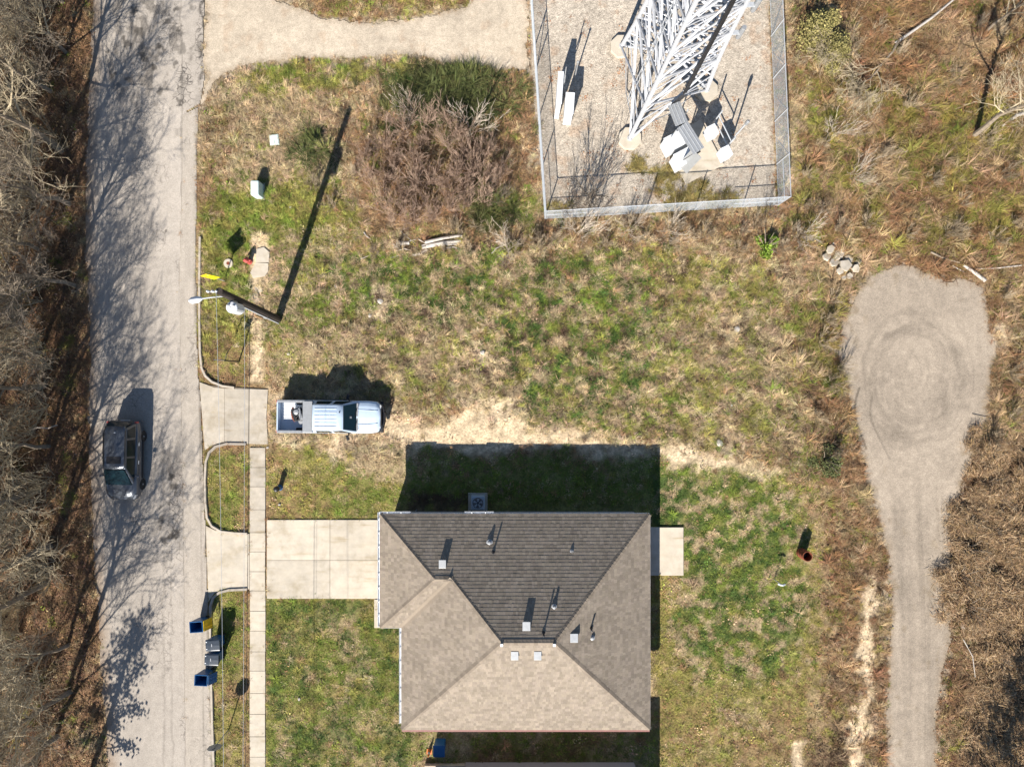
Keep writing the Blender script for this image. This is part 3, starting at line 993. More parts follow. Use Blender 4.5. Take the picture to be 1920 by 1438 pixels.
# ------------------------------------------------------------------ the house
EZ = 2.7                      # eave height
def E(px, py):
    return P(px, py, EZ)
nw, ne, se, sw = E(713, 962), E(1221, 966), E(1215, 1367), E(756, 1367)
wsw, notch = E(713, 1176), E(755.5, 1176)
sw.x = notch.x = -6.02
wsw.y = notch.y
nw.x = wsw.x
ne.y = nw.y = (nw.y + ne.y) / 2
ne.x = se.x = (ne.x + se.x) / 2
ry = (nw.y + sw.y) / 2
RISE = 3.0
slope = RISE / (nw.y - ry)
r3, r4 = Vector((-0.52, ry, EZ + RISE)), Vector((2.12, ry, EZ + RISE))
p1y = (nw.y + wsw.y) / 2
p1 = Vector((wsw.x + (nw.y - p1y) * 1.02, p1y, EZ + slope * (nw.y - p1y)))
wslope = RISE / (r3.x - sw.x)
p2 = Vector((sw.x + (p1.z - EZ) / wslope, p1y, p1.z))

M_shingle = {}


def shingle_mat():
    m, t, b = nodes_of('asphalt_shingle')
    at = N(t, 'ShaderNodeAttribute', attribute_name='tone')
    geo = N(t, 'ShaderNodeNewGeometry')
    n1 = N(t, 'ShaderNodeTexNoise', Scale=1.1, Detail=5.0)
    n2 = N(t, 'ShaderNodeTexNoise', Scale=60.0, Detail=3.0)
    for n in (n1, n2):
        t.links.new(geo.outputs['Position'], n.inputs['Vector'])
    c = mixrgb(t, 'MULTIPLY', 1.0, (0.242, 0.203, 0.160, 1), at.outputs['Color'])
    c = mixrgb(t, 'MULTIPLY', 1.0, c, ramp(t, n1.outputs[0], [(0.3, (0.9,) * 3), (0.7, (1.1,) * 3)]))
    c = mixrgb(t, 'MULTIPLY', 1.0, c, ramp(t, n2.outputs[0], [(0.3, (0.78,) * 3), (0.7, (1.22,) * 3)]))
    t.links.new(c, b.inputs['Base Color'])
    b.inputs['Roughness'].default_value = 0.95
    b.inputs['Specular IOR Level'].default_value = 0.15
    return m


M_SH = shingle_mat()


def clip_span(poly2, v):
    """the u-interval of a convex polygon at height v"""
    us = []
    n = len(poly2)
    for i in range(n):
        (u0, v0), (u1, v1) = poly2[i], poly2[(i + 1) % n]
        if (v0 - v) * (v1 - v) <= 0 and abs(v1 - v0) > 1e-9:
            us.append(u0 + (u1 - u0) * (v - v0) / (v1 - v0))
    return (min(us), max(us)) if len(us) >= 2 else None


def shingles(poly, parent, a, b, course=0.19, butt=0.017):
    """stepped shingle courses over a roof slope; a->b is the eave line, seen from outside left to right"""
    a, b = Vector(a), Vector(b)
    u = (b - a).normalized()
    nrm = Vector((0, 0, 0))
    for i in range(1, len(poly) - 1):
        nrm += (Vector(poly[i]) - Vector(poly[0])).cross(Vector(poly[i + 1]) - Vector(poly[0]))
    nrm.normalize()
    if nrm.z < 0:
        nrm = -nrm
    v = nrm.cross(u)
    if v.z < 0:
        v = -v
    p2d = [((Vector(p) - a).dot(u), (Vector(p) - a).dot(v)) for p in poly]
    vmax = max(q[1] for q in p2d)
    mb = MB()
    k = 0
    v0 = -0.03
    while v0 < vmax - 0.02:
        v1 = min(v0 + course, vmax - 0.004)
        s0, s1 = clip_span(p2d, max(v0, 0.002)), clip_span(p2d, v1)
        if s0 and s1:
            uu = s0[0] - 0.01
            first = True
            while uu < s0[1] - 0.005:
                wdt = rnd.uniform(0.10, 0.22)
                ue = min(uu + wdt, s0[1])
                if s0[1] - ue < 0.08:
                    ue = s0[1]
                # slide the upper corners inside the slope
                ua, ub = max(uu, s1[0]), min(ue, s1[1])
                ua, ub = min(ua, s1[1]), max(ub, s1[0])
                h = butt * rnd.choice((0.9, 1.0, 1.0, 1.15))
                dv = rnd.uniform(-0.006, 0.006)
                w0 = a + u * uu + v * (v0 + dv) + nrm * h
                w1 = a + u * (ue - 0.004) + v * (v0 + dv) + nrm * h
                w2 = a + u * ub + v * (v1 + 0.015) + nrm * 0.008
                w3 = a + u * ua + v * (v1 + 0.015) + nrm * 0.008
                l0, l1 = w0 - nrm * (h - 0.001), w1 - nrm * (h - 0.001)
                tn = rnd.uniform(0.82, 1.16)
                mb.add([w0, w1, w2, w3, l0, l1], [(0, 1, 2, 3), (4, 5, 1, 0)], (tn, tn * rnd.uniform(0.985, 1.0), tn * rnd.uniform(0.96, 1.0)))
                uu = ue
        v0 += course
        k += 1
    o = mb.build('shingles', M_SH, parent)
    o['kind'] = 'stuff'
    return o


def caps(p, q, parent, wd=0.15):
    """overlapping ridge caps along a hip or ridge"""
    p, q = Vector(p), Vector(q)
    d = (q - p)
    L = d.length
    d.normalize()
    s = d.cross(Vector((0, 0, 1))).normalized()
    mb = MB()
    n = int(L / 0.2)
    for i in range(n):
        c0, c1 = p + d * (L * i / n), p + d * (L * (i + 1.15) / n)
        up0, up1 = Vector((0, 0, 0.045)), Vector((0, 0, 0.032))
        dn = Vector((0, 0, -0.04))
        tn = rnd.uniform(0.72, 0.98)
        vs = [c0 - s * wd + dn, c0 + up0, c0 + s * wd + dn, c1 - s * wd + dn, c1 + up1, c1 + s * wd + dn]
        mb.add(vs, [(0, 1, 4, 3), (1, 2, 5, 4), (0, 2, 1), (3, 4, 5)], (tn, tn * 0.98, tn * 0.96))
    return mb.build('ridge_cap', M_SH, parent)


house = thing('house', 'one-storey house with a brown shingled hip roof and a concrete driveway', 'house')
Z0 = EZ - 0.28
# walls: every outside wall a part of its own, inset under the eaves
ins = 0.42
wc = [(nw.x + ins, nw.y - ins), (ne.x - ins, ne.y - ins), (se.x - ins, se.y + ins), (sw.x + ins, sw.y + ins), (sw.x + ins, notch.y + ins), (nw.x + ins, notch.y + ins)]
for i in range(6):
    (x0, y0), (x1, y1) = wc[i], wc[(i + 1) % 6]
    L = math.hypot(x1 - x0, y1 - y0)
    MB().box(((x0 + x1) / 2, (y0 + y1) / 2, Z0 / 2 - 0.05), (L - 0.1 if i % 2 else L + 0.1, 0.12, Z0 + 0.1), math.atan2(y1 - y0, x1 - x0)).build('wall', M_siding if i % 2 == 0 else M_brick, house)
# garage door in the west wall of the wing, windows on the long walls
gx = nw.x + ins - 0.07
gd = MB().box((gx, p1y + 0.3, 1.1), (0.05, 4.9, 2.2)).build('garage_door', M_white, house)
for k in range(1, 4):
    MB().box((gx - 0.035, p1y + 0.3, k * 0.55), (0.02, 4.9, 0.03)).build('rib', M_grey, gd)
for x in (-3.5, 0.5, 4.5):
    wn = MB().box((x, nw.y - ins + 0.065, 1.5), (1.0, 0.03, 1.2)).build('window', M_glass, house)
    for dx, dz, sx, sz in ((0, 0.64, 1.16, 0.08), (0, -0.64, 1.16, 0.08), (0.54, 0, 0.08, 1.2), (-0.54, 0, 0.08, 1.2)):
        MB().box((x + dx, nw.y - ins + 0.075, 1.5 + dz), (sx, 0.05, sz)).build('frame', M_white, wn)
MB().box(((nw.x + ne.x) / 2, (nw.y + sw.y) / 2, Z0 + 0.02), (0.2, 0.2, 0.02)).build('attic_hatch', M_white, house)
soff = MB()
soff.prism([(nw.x + .03, nw.y - .03), (ne.x - .03, ne.y - .03), (se.x - .03, se.y + .03), (sw.x + .03, sw.y + .03), (sw.x + .03, notch.y + .03), (nw.x + .03, notch.y + .03)], Z0, Z0 + 0.03)
soff.build('soffit', M_white, house)
# roof deck: one closed skin, then shingle courses per slope
roof = MB()
pts = [nw, ne, se, sw, notch, wsw, p1, p2, r3, r4]
faces_r = {'n': (0, 6, 7, 8, 9, 1), 'e': (1, 9, 2), 's': (2, 9, 8, 3), 'w': (3, 8, 7, 4), 'ws': (4, 7, 6, 5), 'ww': (5, 6, 0)}
roof.add([p - Vector((0, 0, 0.03)) for p in pts], [tuple(f) for f in faces_r.values()])
rf = roof.build('roof', M_SH, house)
for key, (a, b) in {'n': (ne, nw), 'e': (se, ne), 's': (sw, se), 'w': (notch, sw), 'ws': (wsw, notch), 'ww': (nw, wsw)}.items():
    shingles([pts[i] for i in faces_r[key]], rf, a, b)
for a, b in ((nw, p1), (p1, p2), (p2, r3), (r3, r4), (ne, r4), (se, r4), (sw, r3), (wsw, p1)):
    caps(a, b, rf)
vl = MB()
vd = (p2 - notch).normalized()
vs_ = vd.cross(Vector((0, 0, 1))).normalized() * .17
vl.add([notch - vs_ + Vector((0, 0, .085)), notch + Vector((0, 0, .022)), notch + vs_ + Vector((0, 0, .085)), p2 - vs_ + Vector((0, 0, .085)), p2 + Vector((0, 0, .022)), p2 + vs_ + Vector((0, 0, .085))], [(0, 1, 4, 3), (1, 2, 5, 4)], (1.0, .98, .95))
vl.build('valley', M_SH, rf)
for p in (r3, r4):
    MB().box((p.x, p.y - 0.1, p.z + 0.07), (0.14, 0.14, 0.05)).build('ridge_clip', M_white, rf)
# fascia boards and gutters
def fascia(a, b, m, out, name='fascia', h=0.2, th=0.04, dz=-0.12):
    d = (b - a)
    L = d.length
    c = (a + b) / 2 + Vector(out) * 0.03
    return MB().box((c.x, c.y, EZ + dz), (L, th, h), math.atan2(d.y, d.x)).build(name, m, house)
fascia(sw, se, M_fascia, (0, -1, 0))
fascia(sw + Vector((0, -0.05, 0)), se + Vector((0, -0.05, 0)), M_fascia, (0, -1, 0), 'drip_edge', 0.02, 0.10, -0.015)
fascia(nw, ne, M_white, (0, 1, 0))
fascia(se, ne, M_siding, (1, 0, 0))
fascia(wsw, notch, M_white, (0, -1, 0))


def gutter_run(a, b, out, name='gutter'):
    d = (b - a).normalized()
    o = Vector(out)
    mb = MB()
    prof = [(0.02, 0.0), (0.02, -0.11), (0.12, -0.11), (0.145, 0.0), (0.13, 0.0), (0.11, -0.09), (0.035, -0.09), (0.035, 0.0)]
    vs = []
    for c in (a, b):
        vs += [c + o * r + Vector((0, 0, z)) for r, z in prof]
    n = len(prof)
    mb.add(vs, [(k, (k + 1) % n, n + (k + 1) % n, n + k) for k in range(n)] + [tuple(range(n)), tuple(range(2 * n - 1, n - 1, -1))])
    g = mb.build(name, M_white, house, fix=True)
    L = (b - a).length
    k = 0.4
    while k < L:
        c = a + d * k + o * 0.08
        MB().box((c.x, c.y, EZ - 0.006), (0.05 if abs(d.x) > .5 else 0.13, 0.05 if abs(d.y) > .5 else 0.13, 0.012)).build('hanger', M_white, g)
        k += 0.75
    return g
gutter_run(nw + Vector((0, .1, 0)), wsw, (-1, 0, 0))
gutter_run(notch + Vector((0, -.02, 0)), sw + Vector((0, .3, 0)), (-1, 0, 0))
gutter_run(nw + Vector((-.02, 0, 0)), nw + Vector((1.65, 0, 0)), (0, 1, 0))
gutter_run(nw + Vector((4.6, 0, 0)), nw + Vector((6.2, 0, 0)), (0, 1, 0))
# box vents, pipes
def roof_z(x, y):
    zs = [EZ + slope * (nw.y - y), EZ + slope * (y - sw.y), EZ + (ne.x - x) * RISE / (ne.x - r4.x)]
    zw = EZ + (x - sw.x) * wslope
    if y > notch.y:
        zw = max(zw, min(EZ + (x - wsw.x) * slope, EZ + (y - wsw.y) * slope) if x < p2.x else zw)
    return min(min(zs), zw)
def on_roof(px, py):
    z = 4.0
    for _ in range(8):
        p = P(px, py, z)
        z = roof_z(p.x, p.y)
    return P(px, py, z)
for px, py, s in ((830, 1056, 0.40), (987, 1172, 0.42), (1076, 1194, 0.42), (965, 1227, 0.40), (1008, 1227, 0.40)):
    p = on_roof(px, py)
    v = MB().box((p.x, p.y, p.z + 0.03), (s * 0.8, s, 0.18)).build('roof_vent', M_alu, rf, bevel=0.02)
    MB().box((p.x, p.y, p.z + 0.135), (s * 0.95, s * 1.08, 0.04)).build('vent_lid', M_alu, rf, bevel=0.01)
for px, py, h, r in ((918, 1017, 0.18, 0.085), (925, 1035, 0.36, 0.045), (1019, 1186, 0.48, 0.045), (1108, 1177, 0.42, 0.05), (1110, 1195, 0.14, 0.07), (1072, 1033, 0.05, 0.05), (1039, 1137, 0.20, 0.07)):
    p = on_roof(px, py)
    MB().lathe([(r * 2.1, -0.05), (r * 2.1, 0.03), (r * 1.2, 0.06), (r, 0.09), (r, h), (r * 0.5, h + 0.01)], 10, p).build('vent_pipe', M_black if h > .3 and r < .06 else M_grey, rf)

# air conditioner on its pad, meter and bits along the north wall
p = P(896, 942)
acp = MB().box((p.x, p.y, 0.03), (1.12, 1.15, 0.10)).build('equipment_pad', M_conc_old, bevel=0.015)
tag(acp, 'square concrete pad under the air conditioner', 'pad')
p = P(896, 943, 0.8)
ac = thing('air_conditioner', 'square blue-grey air conditioner by the north eave of the house', 'air conditioner', (p.x, p.y, 0.08))
MB().box((0, 0, 0.36), (0.80, 0.80, 0.72)).build('casing', M_bluegrey, ac, bevel=0.06)
MB().lathe([(0.31, 0.72), (0.31, 0.742), (0.27, 0.745), (0.27, 0.73)], 20).build('fan_ring', M_black, ac)
fan = MB()
for k in range(5):
    a = k * 2 * math.pi / 5
    c, s = math.cos(a), math.sin(a)
    fan.quad((0.05 * c, 0.05 * s, .735), (0.26 * c, .26 * s, .735), (0.26 * math.cos(a + .5), .26 * math.sin(a + .5), .75), (.05 * math.cos(a + .5), .05 * math.sin(a + .5), .75), 0.006)
fan.build('fan', M_bluegrey, ac)
for r in (0.12, 0.2, 0.27, 0.33):
    MB().tube([(r * math.cos(a), r * math.sin(a), 0.77) for a in np.linspace(0, 2 * math.pi, 21)], 0.008, 4, False).build('guard', M_steel, ac)
p = P(781, 948)
mt = thing('electric_meter', 'grey meter box on a pipe at the north wall of the house', 'meter', (p.x, nw.y - ins + 0.16, 1.4))
MB().box((0, 0, 0), (0.30, 0.14, 0.45)).build('box', M_grey, mt, bevel=0.01)
MB().lathe([(0.09, 0), (0.09, 0.1), (0.04, 0.12)], 12, (0, 0.07, 0.24)).build('dial', M_steel, mt)
MB().tube([(0, 0, -.2), (0, 0, -1.4)], 0.03).build('conduit', M_grey, mt)

# ------------------------------------------------------------------ the next house, its north wall just enters the frame
nh = thing('neighbour_house', 'neighbouring house whose grey side wall enters at the bottom edge of the photo', 'house')
nx0, nx1, ny = -2.72, 7.15, (719 - 1429) / PPM
MB().box(((nx0 + nx1) / 2, ny - 0.06, 1.2), (nx1 - nx0, 0.12, 2.5)).build('wall', M_siding, nh)
MB().box((nx0 + 0.06, ny - 4.1, 1.2), (0.12, 7.9, 2.5)).build('wall', M_siding, nh)
MB().box((nx1 - 0.06, ny - 4.1, 1.2), (0.12, 7.9, 2.5)).build('wall', M_siding, nh)
MB().box((nx0 - 1.2, ny - 0.75, 0.12), (2.35, 1.4, 0.30)).build('porch_slab', M_conc, nh)
a, b, c, d = Vector((-5.45, -21.95, EZ)), Vector((7.55, -21.95, EZ)), Vector((7.55, -33.4, EZ)), Vector((-5.45, -33.4, EZ))
e, f = Vector((0.6, -27.7, 5.6)), Vector((2.9, -27.7, 5.6))
nr = MB()
nr.add([a, b, c, d, e, f], [(0, 1, 5, 4), (1, 2, 5), (2, 3, 4, 5), (3, 0, 4), (3, 2, 1, 0)])
nr.build('roof', M_SH, nh)
MB().box(((a.x + b.x) / 2, a.y + 0.02, EZ - 0.1), (b.x - a.x, 0.04, 0.2)).build('fascia', M_white, nh)
for x in (0.2, 3.4):
    wn = MB().box((x, ny + 0.02, 1.45), (1.0, 0.04, 1.2)).build('window', M_glass, nh)
    MB().box((x, ny + 0.03, 0.8), (1.2, 0.08, 0.07)).build('sill', M_white, wn)

# ------------------------------------------------------------------ vehicles
def wheel(parent, x, y, r=0.36, wd=0.24, rim=M_alu):
    s = 1 if y > 0 else -1
    prof = [(r * 0.62, -wd / 2), (r * 0.93, -wd / 2), (r, -wd / 2 + 0.04), (r, wd / 2 - 0.04), (r * 0.93, wd / 2), (r * 0.62, wd / 2)]
    wobj = MB().lathe(prof, 20).build('wheel', M_rubber, parent, smooth=False)
    wobj.location = (x, y, r)
    wobj.rotation_euler = (R(-90 * s), 0, 0)
    rm = MB()
    rm.lathe([(r * 0.60, wd / 2 - 0.05), (r * 0.60, wd / 2 - 0.015), (r * 0.5, wd / 2 - 0.03), (r * 0.16, wd / 2 - 0.02), (r * 0.12, wd / 2 + 0.01)], 16)
    rm.build('rim', rim, wobj)
    return wobj


def inset(a, b, c, d, k=0.1, off=0.012):
    """a pane just proud of the face a b c d"""
    a, b, c, d = map(Vector, (a, b, c, d))
    n = (b - a).cross(d - a).normalized() * off
    def lerp(u, v):
        return (a * (1 - u) + b * u) * (1 - v) + (d * (1 - u) + c * u) * v
    return [lerp(k, k) + n * 0.3, lerp(1 - k, k) + n * 0.3, lerp(1 - k, 1 - k) + n * 0.3, lerp(k, 1 - k) + n * 0.3]


# pickup: x forward, y left
tc = Vector((-10.42, -1.90, 0))
truck = thing('pickup_truck', 'white crew-cab pickup truck parked nose right at the end of the upper driveway', 'pickup truck', tc, R(-0.6))
hood = MB()
hs = []
for x, hw, zt, zf in ((1.42, 0.93, 1.19, 1.10), (1.7, 0.93, 1.18, 1.08), (2.2, 0.925, 1.15, 1.05), (2.6, 0.89, 1.10, 1.0), (2.82, 0.82, 1.04, 0.93), (2.92, 0.72, 0.92, 0.8)):
    hs.append((x, [(hw - 0.06, 0.48), (hw, 0.62), (hw, zf - 0.12), (hw - 0.05, zf - 0.02), (hw - 0.17, zf + 0.01), (hw - 0.22, zt - 0.06), (hw - 0.34, zt - 0.02), (0.0, zt + 0.015)]))
hood.loft(hs)
hood.build('hood', M_truck, truck, smooth=True, fix=True)
for y in (0.42, -0.42):
    MB().tube([(1.65, y, 1.185), (2.3, y * .95, 1.15), (2.75, y * .85, 1.075)], 0.016, 6).build('crease', M_truck, truck)
# cab: lower box, frustum, roof with ribs
lo = [(-0.92, 0.93), (1.42, 0.93)]
MB().loft([(-0.92, [(0.86, 0.45), (0.93, 0.6), (0.935, 1.0), (0.90, 1.13), (0.0, 1.13)]), (1.45, [(0.86, 0.45), (0.93, 0.6), (0.935, 1.0), (0.90, 1.13), (0.0, 1.13)])]).build('cab', M_truck, truck, bevel=0.03, fix=True)
L0 = [(-0.88, -0.90, 1.13), (1.58, -0.90, 1.13), (1.58, 0.90, 1.13), (-0.88, 0.90, 1.13)]
U0 = [(-0.70, -0.73, 1.80), (0.92, -0.72, 1.80), (0.92, 0.72, 1.80), (-0.70, 0.73, 1.80)]
gh = MB()
gh.add(L0 + U0, [(0, 1, 5, 4), (1, 2, 6, 5), (2, 3, 7, 6), (3, 0, 4, 7), (4, 5, 6, 7)])
gh.build('greenhouse', M_truck, truck, bevel=0.04)
rfm = MB()
rfm.loft([(-0.74, [(0.70, 1.79), (0.74, 1.81), (0.68, 1.86), (0.0, 1.875)]), (-0.3, [(0.71, 1.79), (0.75, 1.82), (0.68, 1.89), (0.0, 1.91)]), (0.6, [(0.71, 1.79), (0.745, 1.82), (0.68, 1.885), (0.0, 1.905)]), (0.97, [(0.69, 1.77), (0.72, 1.79), (0.64, 1.83), (0.0, 1.85)])])
rfo = rfm.build('roof', M_truck, truck, smooth=True, fix=True)
for k in range(6):
    y = -0.5 + k * 0.2
    MB().tube([(-0.62, y, 1.885), (-0.4, y, 1.905), (0.45, y, 1.905), (0.62, y, 1.895)], 0.022, 6).build('rib', M_truck, rfo)
MB().lathe([(0.04, 0), (0.03, 0.06), (0.01, 0.08)], 8, (0.78, -0.3 + 0.6, 1.87)).build('antenna', M_black, rfo)
ws = MB().quad((1.60, -0.80, 1.16), (1.60, 0.80, 1.16), (0.97, 0.66, 1.80), (0.97, -0.66, 1.80)).build('windshield', M_glass, truck)
MB().quad((1.36, -0.06, 1.43), (1.36, 0.06, 1.43), (1.28, 0.06, 1.51), (1.28, -0.06, 1.51), 0.02).build('mirror', M_grey, ws)
MB().quad((-0.90, 0.70, 1.22), (-0.90, -0.70, 1.22), (-0.74, -0.62, 1.74), (-0.74, 0.62, 1.74)).build('rear_window', M_glass, truck)
cw = MB()
cw.box((1.60, 0, 1.18), (0.16, 1.60, 0.03))
cw.build('cowl', M_grey, truck, bevel=0.01)
for y0 in (0.1, -0.6):
    MB().tube([(1.62, y0 + 0.45, 1.21), (1.5, y0 - 0.1, 1.30)], 0.014, 5).build('wiper', M_black, truck)
for s in (1, -1):
    for x0, x1, u0, u1 in ((-0.66, 0.22, -0.56, 0.17), (0.40, 1.30, 0.36, 0.90)):
        q = [(x0, s * 0.893, 1.19), (x1, s * 0.893, 1.19), (u1, s * 0.752, 1.74), (u0, s * 0.757, 1.74)]
        if s > 0:
            q = q[::-1]
        MB().quad(*q, th=0.014).build('side_window', M_glass, truck)
    m = MB().tube([(1.15, s * 0.92, 1.16), (1.12, s * 1.08, 1.22)], 0.03, 6)
    mo = m.build('mirror_arm', M_black, truck)
    MB().box((1.10, s * 1.17, 1.24), (0.12, 0.30, 0.24), R(-18 * s)).build('mirror', M_black, mo, bevel=0.03)
    MB().box((-0.22, s * 0.955, 0.98), (0.22, 0.03, 0.03)).build('door_handle', M_black, truck)
    MB().box((2.87, s * 0.60, 0.86), (0.12, 0.30, 0.16), R(-20 * s)).build('headlight', M_steel, truck, bevel=0.03)
    MB().box((-2.99, s * 0.84, 0.92), (0.06, 0.16, 0.34)).build('taillight', M_red, truck, bevel=0.02)
    # bed side wall with rail cap
    bd = MB().box((-1.94, s * 0.87, 0.80), (2.08, 0.14, 0.62)).build('bed_side', M_truck, truck, bevel=0.04)
    MB().box((-1.94, s * 0.86, 1.125), (2.06, 0.14, 0.03)).build('rail_cap', M_grey, bd, bevel=0.01)
    for wx in (1.95, -1.75):
        wheel(truck, wx, s * 0.80, 0.39, 0.26)
    MB().box((-0.1, s * 0.93, 0.40), (1.9, 0.10, 0.06)).build('running_board', M_black, truck, bevel=0.02)
bf = MB().box((-1.94, 0, 0.62), (2.06, 1.62, 0.06)).build('bed_floor', M_white, truck)
for k in range(9):
    MB().box((-1.94, -0.68 + k * 0.17, 0.657), (2.0, 0.07, 0.02)).build('rib', M_white, bf)
MB().box((-2.95, 0, 0.83), (0.08, 1.72, 0.60)).build('tailgate', M_truck, truck, bevel=0.025)
MB().box((-3.06, 0, 0.50), (0.16, 1.8, 0.20)).build('rear_bumper', M_steel, truck, bevel=0.03)
MB().box((-0.93, 0, 0.80), (0.06, 1.72, 0.60)).build('bed_front', M_truck, truck)
MB().loft([(-2.9, [(0.5, 0.3), (0.5, 0.5), (0, 0.5)]), (2.6, [(0.5, 0.3), (0.5, 0.5), (0, 0.5)])]).build('chassis', M_black, truck, fix=True)
MB().box((2.93, 0, 0.60), (0.20, 1.78, 0.24)).build('front_bumper', M_black, truck, bevel=0.05)
MB().box((2.93, 0, 0.86), (0.06, 0.95, 0.22)).build('radiator_grille', M_black, truck, bevel=0.02)
gg = MB()
for z in (0.62, 0.82, 1.02):
    gg.tube([(2.80, 0.86, z), (3.02, 0.62, z), (3.12, 0.25, z), (3.12, -0.25, z), (3.02, -0.62, z), (2.80, -0.86, z)], 0.03, 6)
for y in (0.62, 0.25, -0.25, -0.62):
    x = 3.12 if abs(y) < .5 else 3.02
    gg.tube([(x, y, 0.45), (x, y, 1.04)], 0.03, 6)
gg.build('grille_guard', M_black, truck)
# load in the bed: crossover box, engine
def on_truck(x, y, z):
    return Matrix.Rotation(R(-0.6), 4, 'Z') @ Vector((x, y, z)) + tc
tb = thing('tool_box', 'grey crossover tool box across the truck bed behind the cab', 'tool box', on_truck(-1.17, 0, 1.14), R(-0.6))
MB().box((0, 0, 0.06), (0.50, 1.74, 0.20)).build('body', M_grey, tb, bevel=0.02)
lid = MB().box((0, 0, 0.185), (0.54, 1.78, 0.05)).build('lid', M_alu, tb, bevel=0.015)
for y in (0.55, -0.55):
    MB().box((-0.26, y, 0.17), (0.03, 0.1, 0.05)).build('latch', M_black, lid)
eng = thing('engine', 'black engine block lying in the truck bed', 'engine', on_truck(-1.80, 0.12, 0.66), R(12))
eng.scale = (1.15, 1.2, 1.1)
MB().box((0, 0, 0.22), (0.42, 0.62, 0.40)).build('block', M_black, eng, bevel=0.04)
for s in (1, -1):
    MB().box((s * 0.15, 0.0, 0.46), (0.16, 0.58, 0.14), 0.1).build('valve_cover', M_grey if s > 0 else M_black, eng, bevel=0.03)
MB().lathe([(0.13, 0), (0.13, 0.07), (0.05, 0.09)], 12, (0.0, 0.12, 0.5)).build('air_filter', M_alu, eng)
for s in (1, -1):
    MB().tube([(s * 0.22, -.3, .3), (s * 0.30, -0.1, 0.34), (s * 0.29, 0.2, .3), (s * .2, .38, .2)], 0.045, 6).build('manifold', M_rust if s < 0 else M_grey, eng)
MB().lathe([(0.12, 0), (0.12, 0.05), (0.03, 0.06)], 12, (0.05, -0.36, 0.25)).build('pulley', M_grey, eng)
MB().tube([(-0.1, -.2, .52), (0.05, -0.05, 0.60), (0.16, 0.2, .5), (.1, .36, .4)], 0.02, 6).build('hose', M_black, eng)

# dark grey suv in the street, nose toward the bottom of the picture
sc_ = Vector((-22.36, -4.40, 0))
suv = thing('parked_car', 'dark grey estate car with a sunroof standing in the street beside the woods', 'car', sc_, R(-91.2))
low = MB()
st = []
for x, hw, zt, zs in ((-2.26, 0.78, 0.90, 0.86), (-2.12, 0.88, 1.0, 0.95), (-1.5, 0.945, 1.04, 0.99), (0.0, 0.955, 1.04, 0.99), (1.1, 0.95, 1.06, 0.97), (1.7, 0.93, 0.99, 0.90), (2.05, 0.86, 0.90, 0.80), (2.24, 0.72, 0.76, 0.68), (2.31, 0.58, 0.60, 0.55)):
    st.append((x, [(hw - 0.10, 0.24), (hw - 0.01, 0.36), (hw, 0.62), (hw - 0.02, zs - 0.06), (hw - 0.07, zs), (hw - 0.2, zt - 0.015), (0.3, zt + 0.01), (0, zt + 0.015)]))
low.loft(st)
low.build('body', M_suv, suv, smooth=True, fix=True)
gl = [(-2.14, -0.86, 1.00), (1.30, -0.80, 1.085), (1.30, 0.80, 1.085), (-2.14, 0.86, 1.00)]
gu = [(-1.90, -0.62, 1.60), (0.36, -0.61, 1.62), (0.36, 0.61, 1.62), (-1.90, 0.62, 1.60)]
g = MB()
g.add(gl + gu, [(0, 1, 5, 4), (1, 2, 6, 5), (2, 3, 7, 6), (3, 0, 4, 7), (4, 5, 6, 7)])
g.build('greenhouse', M_suv, suv, bevel=0.06)
rr = MB()
rr.loft([(-2.0, [(0.52, 1.56), (0.60, 1.575), (0.52, 1.62), (0, 1.635)]), (-1.6, [(0.56, 1.58), (0.65, 1.61), (0.56, 1.665), (0, 1.69)]), (-0.4, [(0.57, 1.59), (0.66, 1.62), (0.56, 1.68), (0, 1.71)]), (0.2, [(0.55, 1.58), (0.64, 1.61), (0.54, 1.66), (0, 1.685)]), (0.45, [(0.50, 1.54), (0.60, 1.56), (0.48, 1.60), (0, 1.62)])])
ro = rr.build('roof', M_suv, suv, smooth=True, fix=True)
MB().box((-0.10, 0, 1.70), (0.40, 0.80, 0.03)).build('sunroof', M_black, ro, bevel=0.01)
MB().lathe([(0.05, 0), (0.02, 0.05), (0.008, 0.13)], 8, (-1.65, 0.02, 1.68)).build('antenna', M_steel, ro)
for s in (1, -1):
    MB().tube([(-1.75, s * 0.60, 1.64), (-1.5, s * 0.615, 1.69), (0.0, s * 0.60, 1.70), (0.2, s * 0.585, 1.66)], 0.022, 6).build('roof_rail', M_black, ro)
MB().quad((1.36, -0.75, 1.09), (1.36, 0.75, 1.09), (0.46, 0.57, 1.625), (0.46, -0.57, 1.625), 0.02).build('windshield', M_glass, suv)
MB().quad((-2.18, 0.70, 1.06), (-2.18, -0.70, 1.06), (-1.98, -0.54, 1.54), (-1.98, 0.54, 1.54), 0.02).build('rear_window', M_glass, suv)
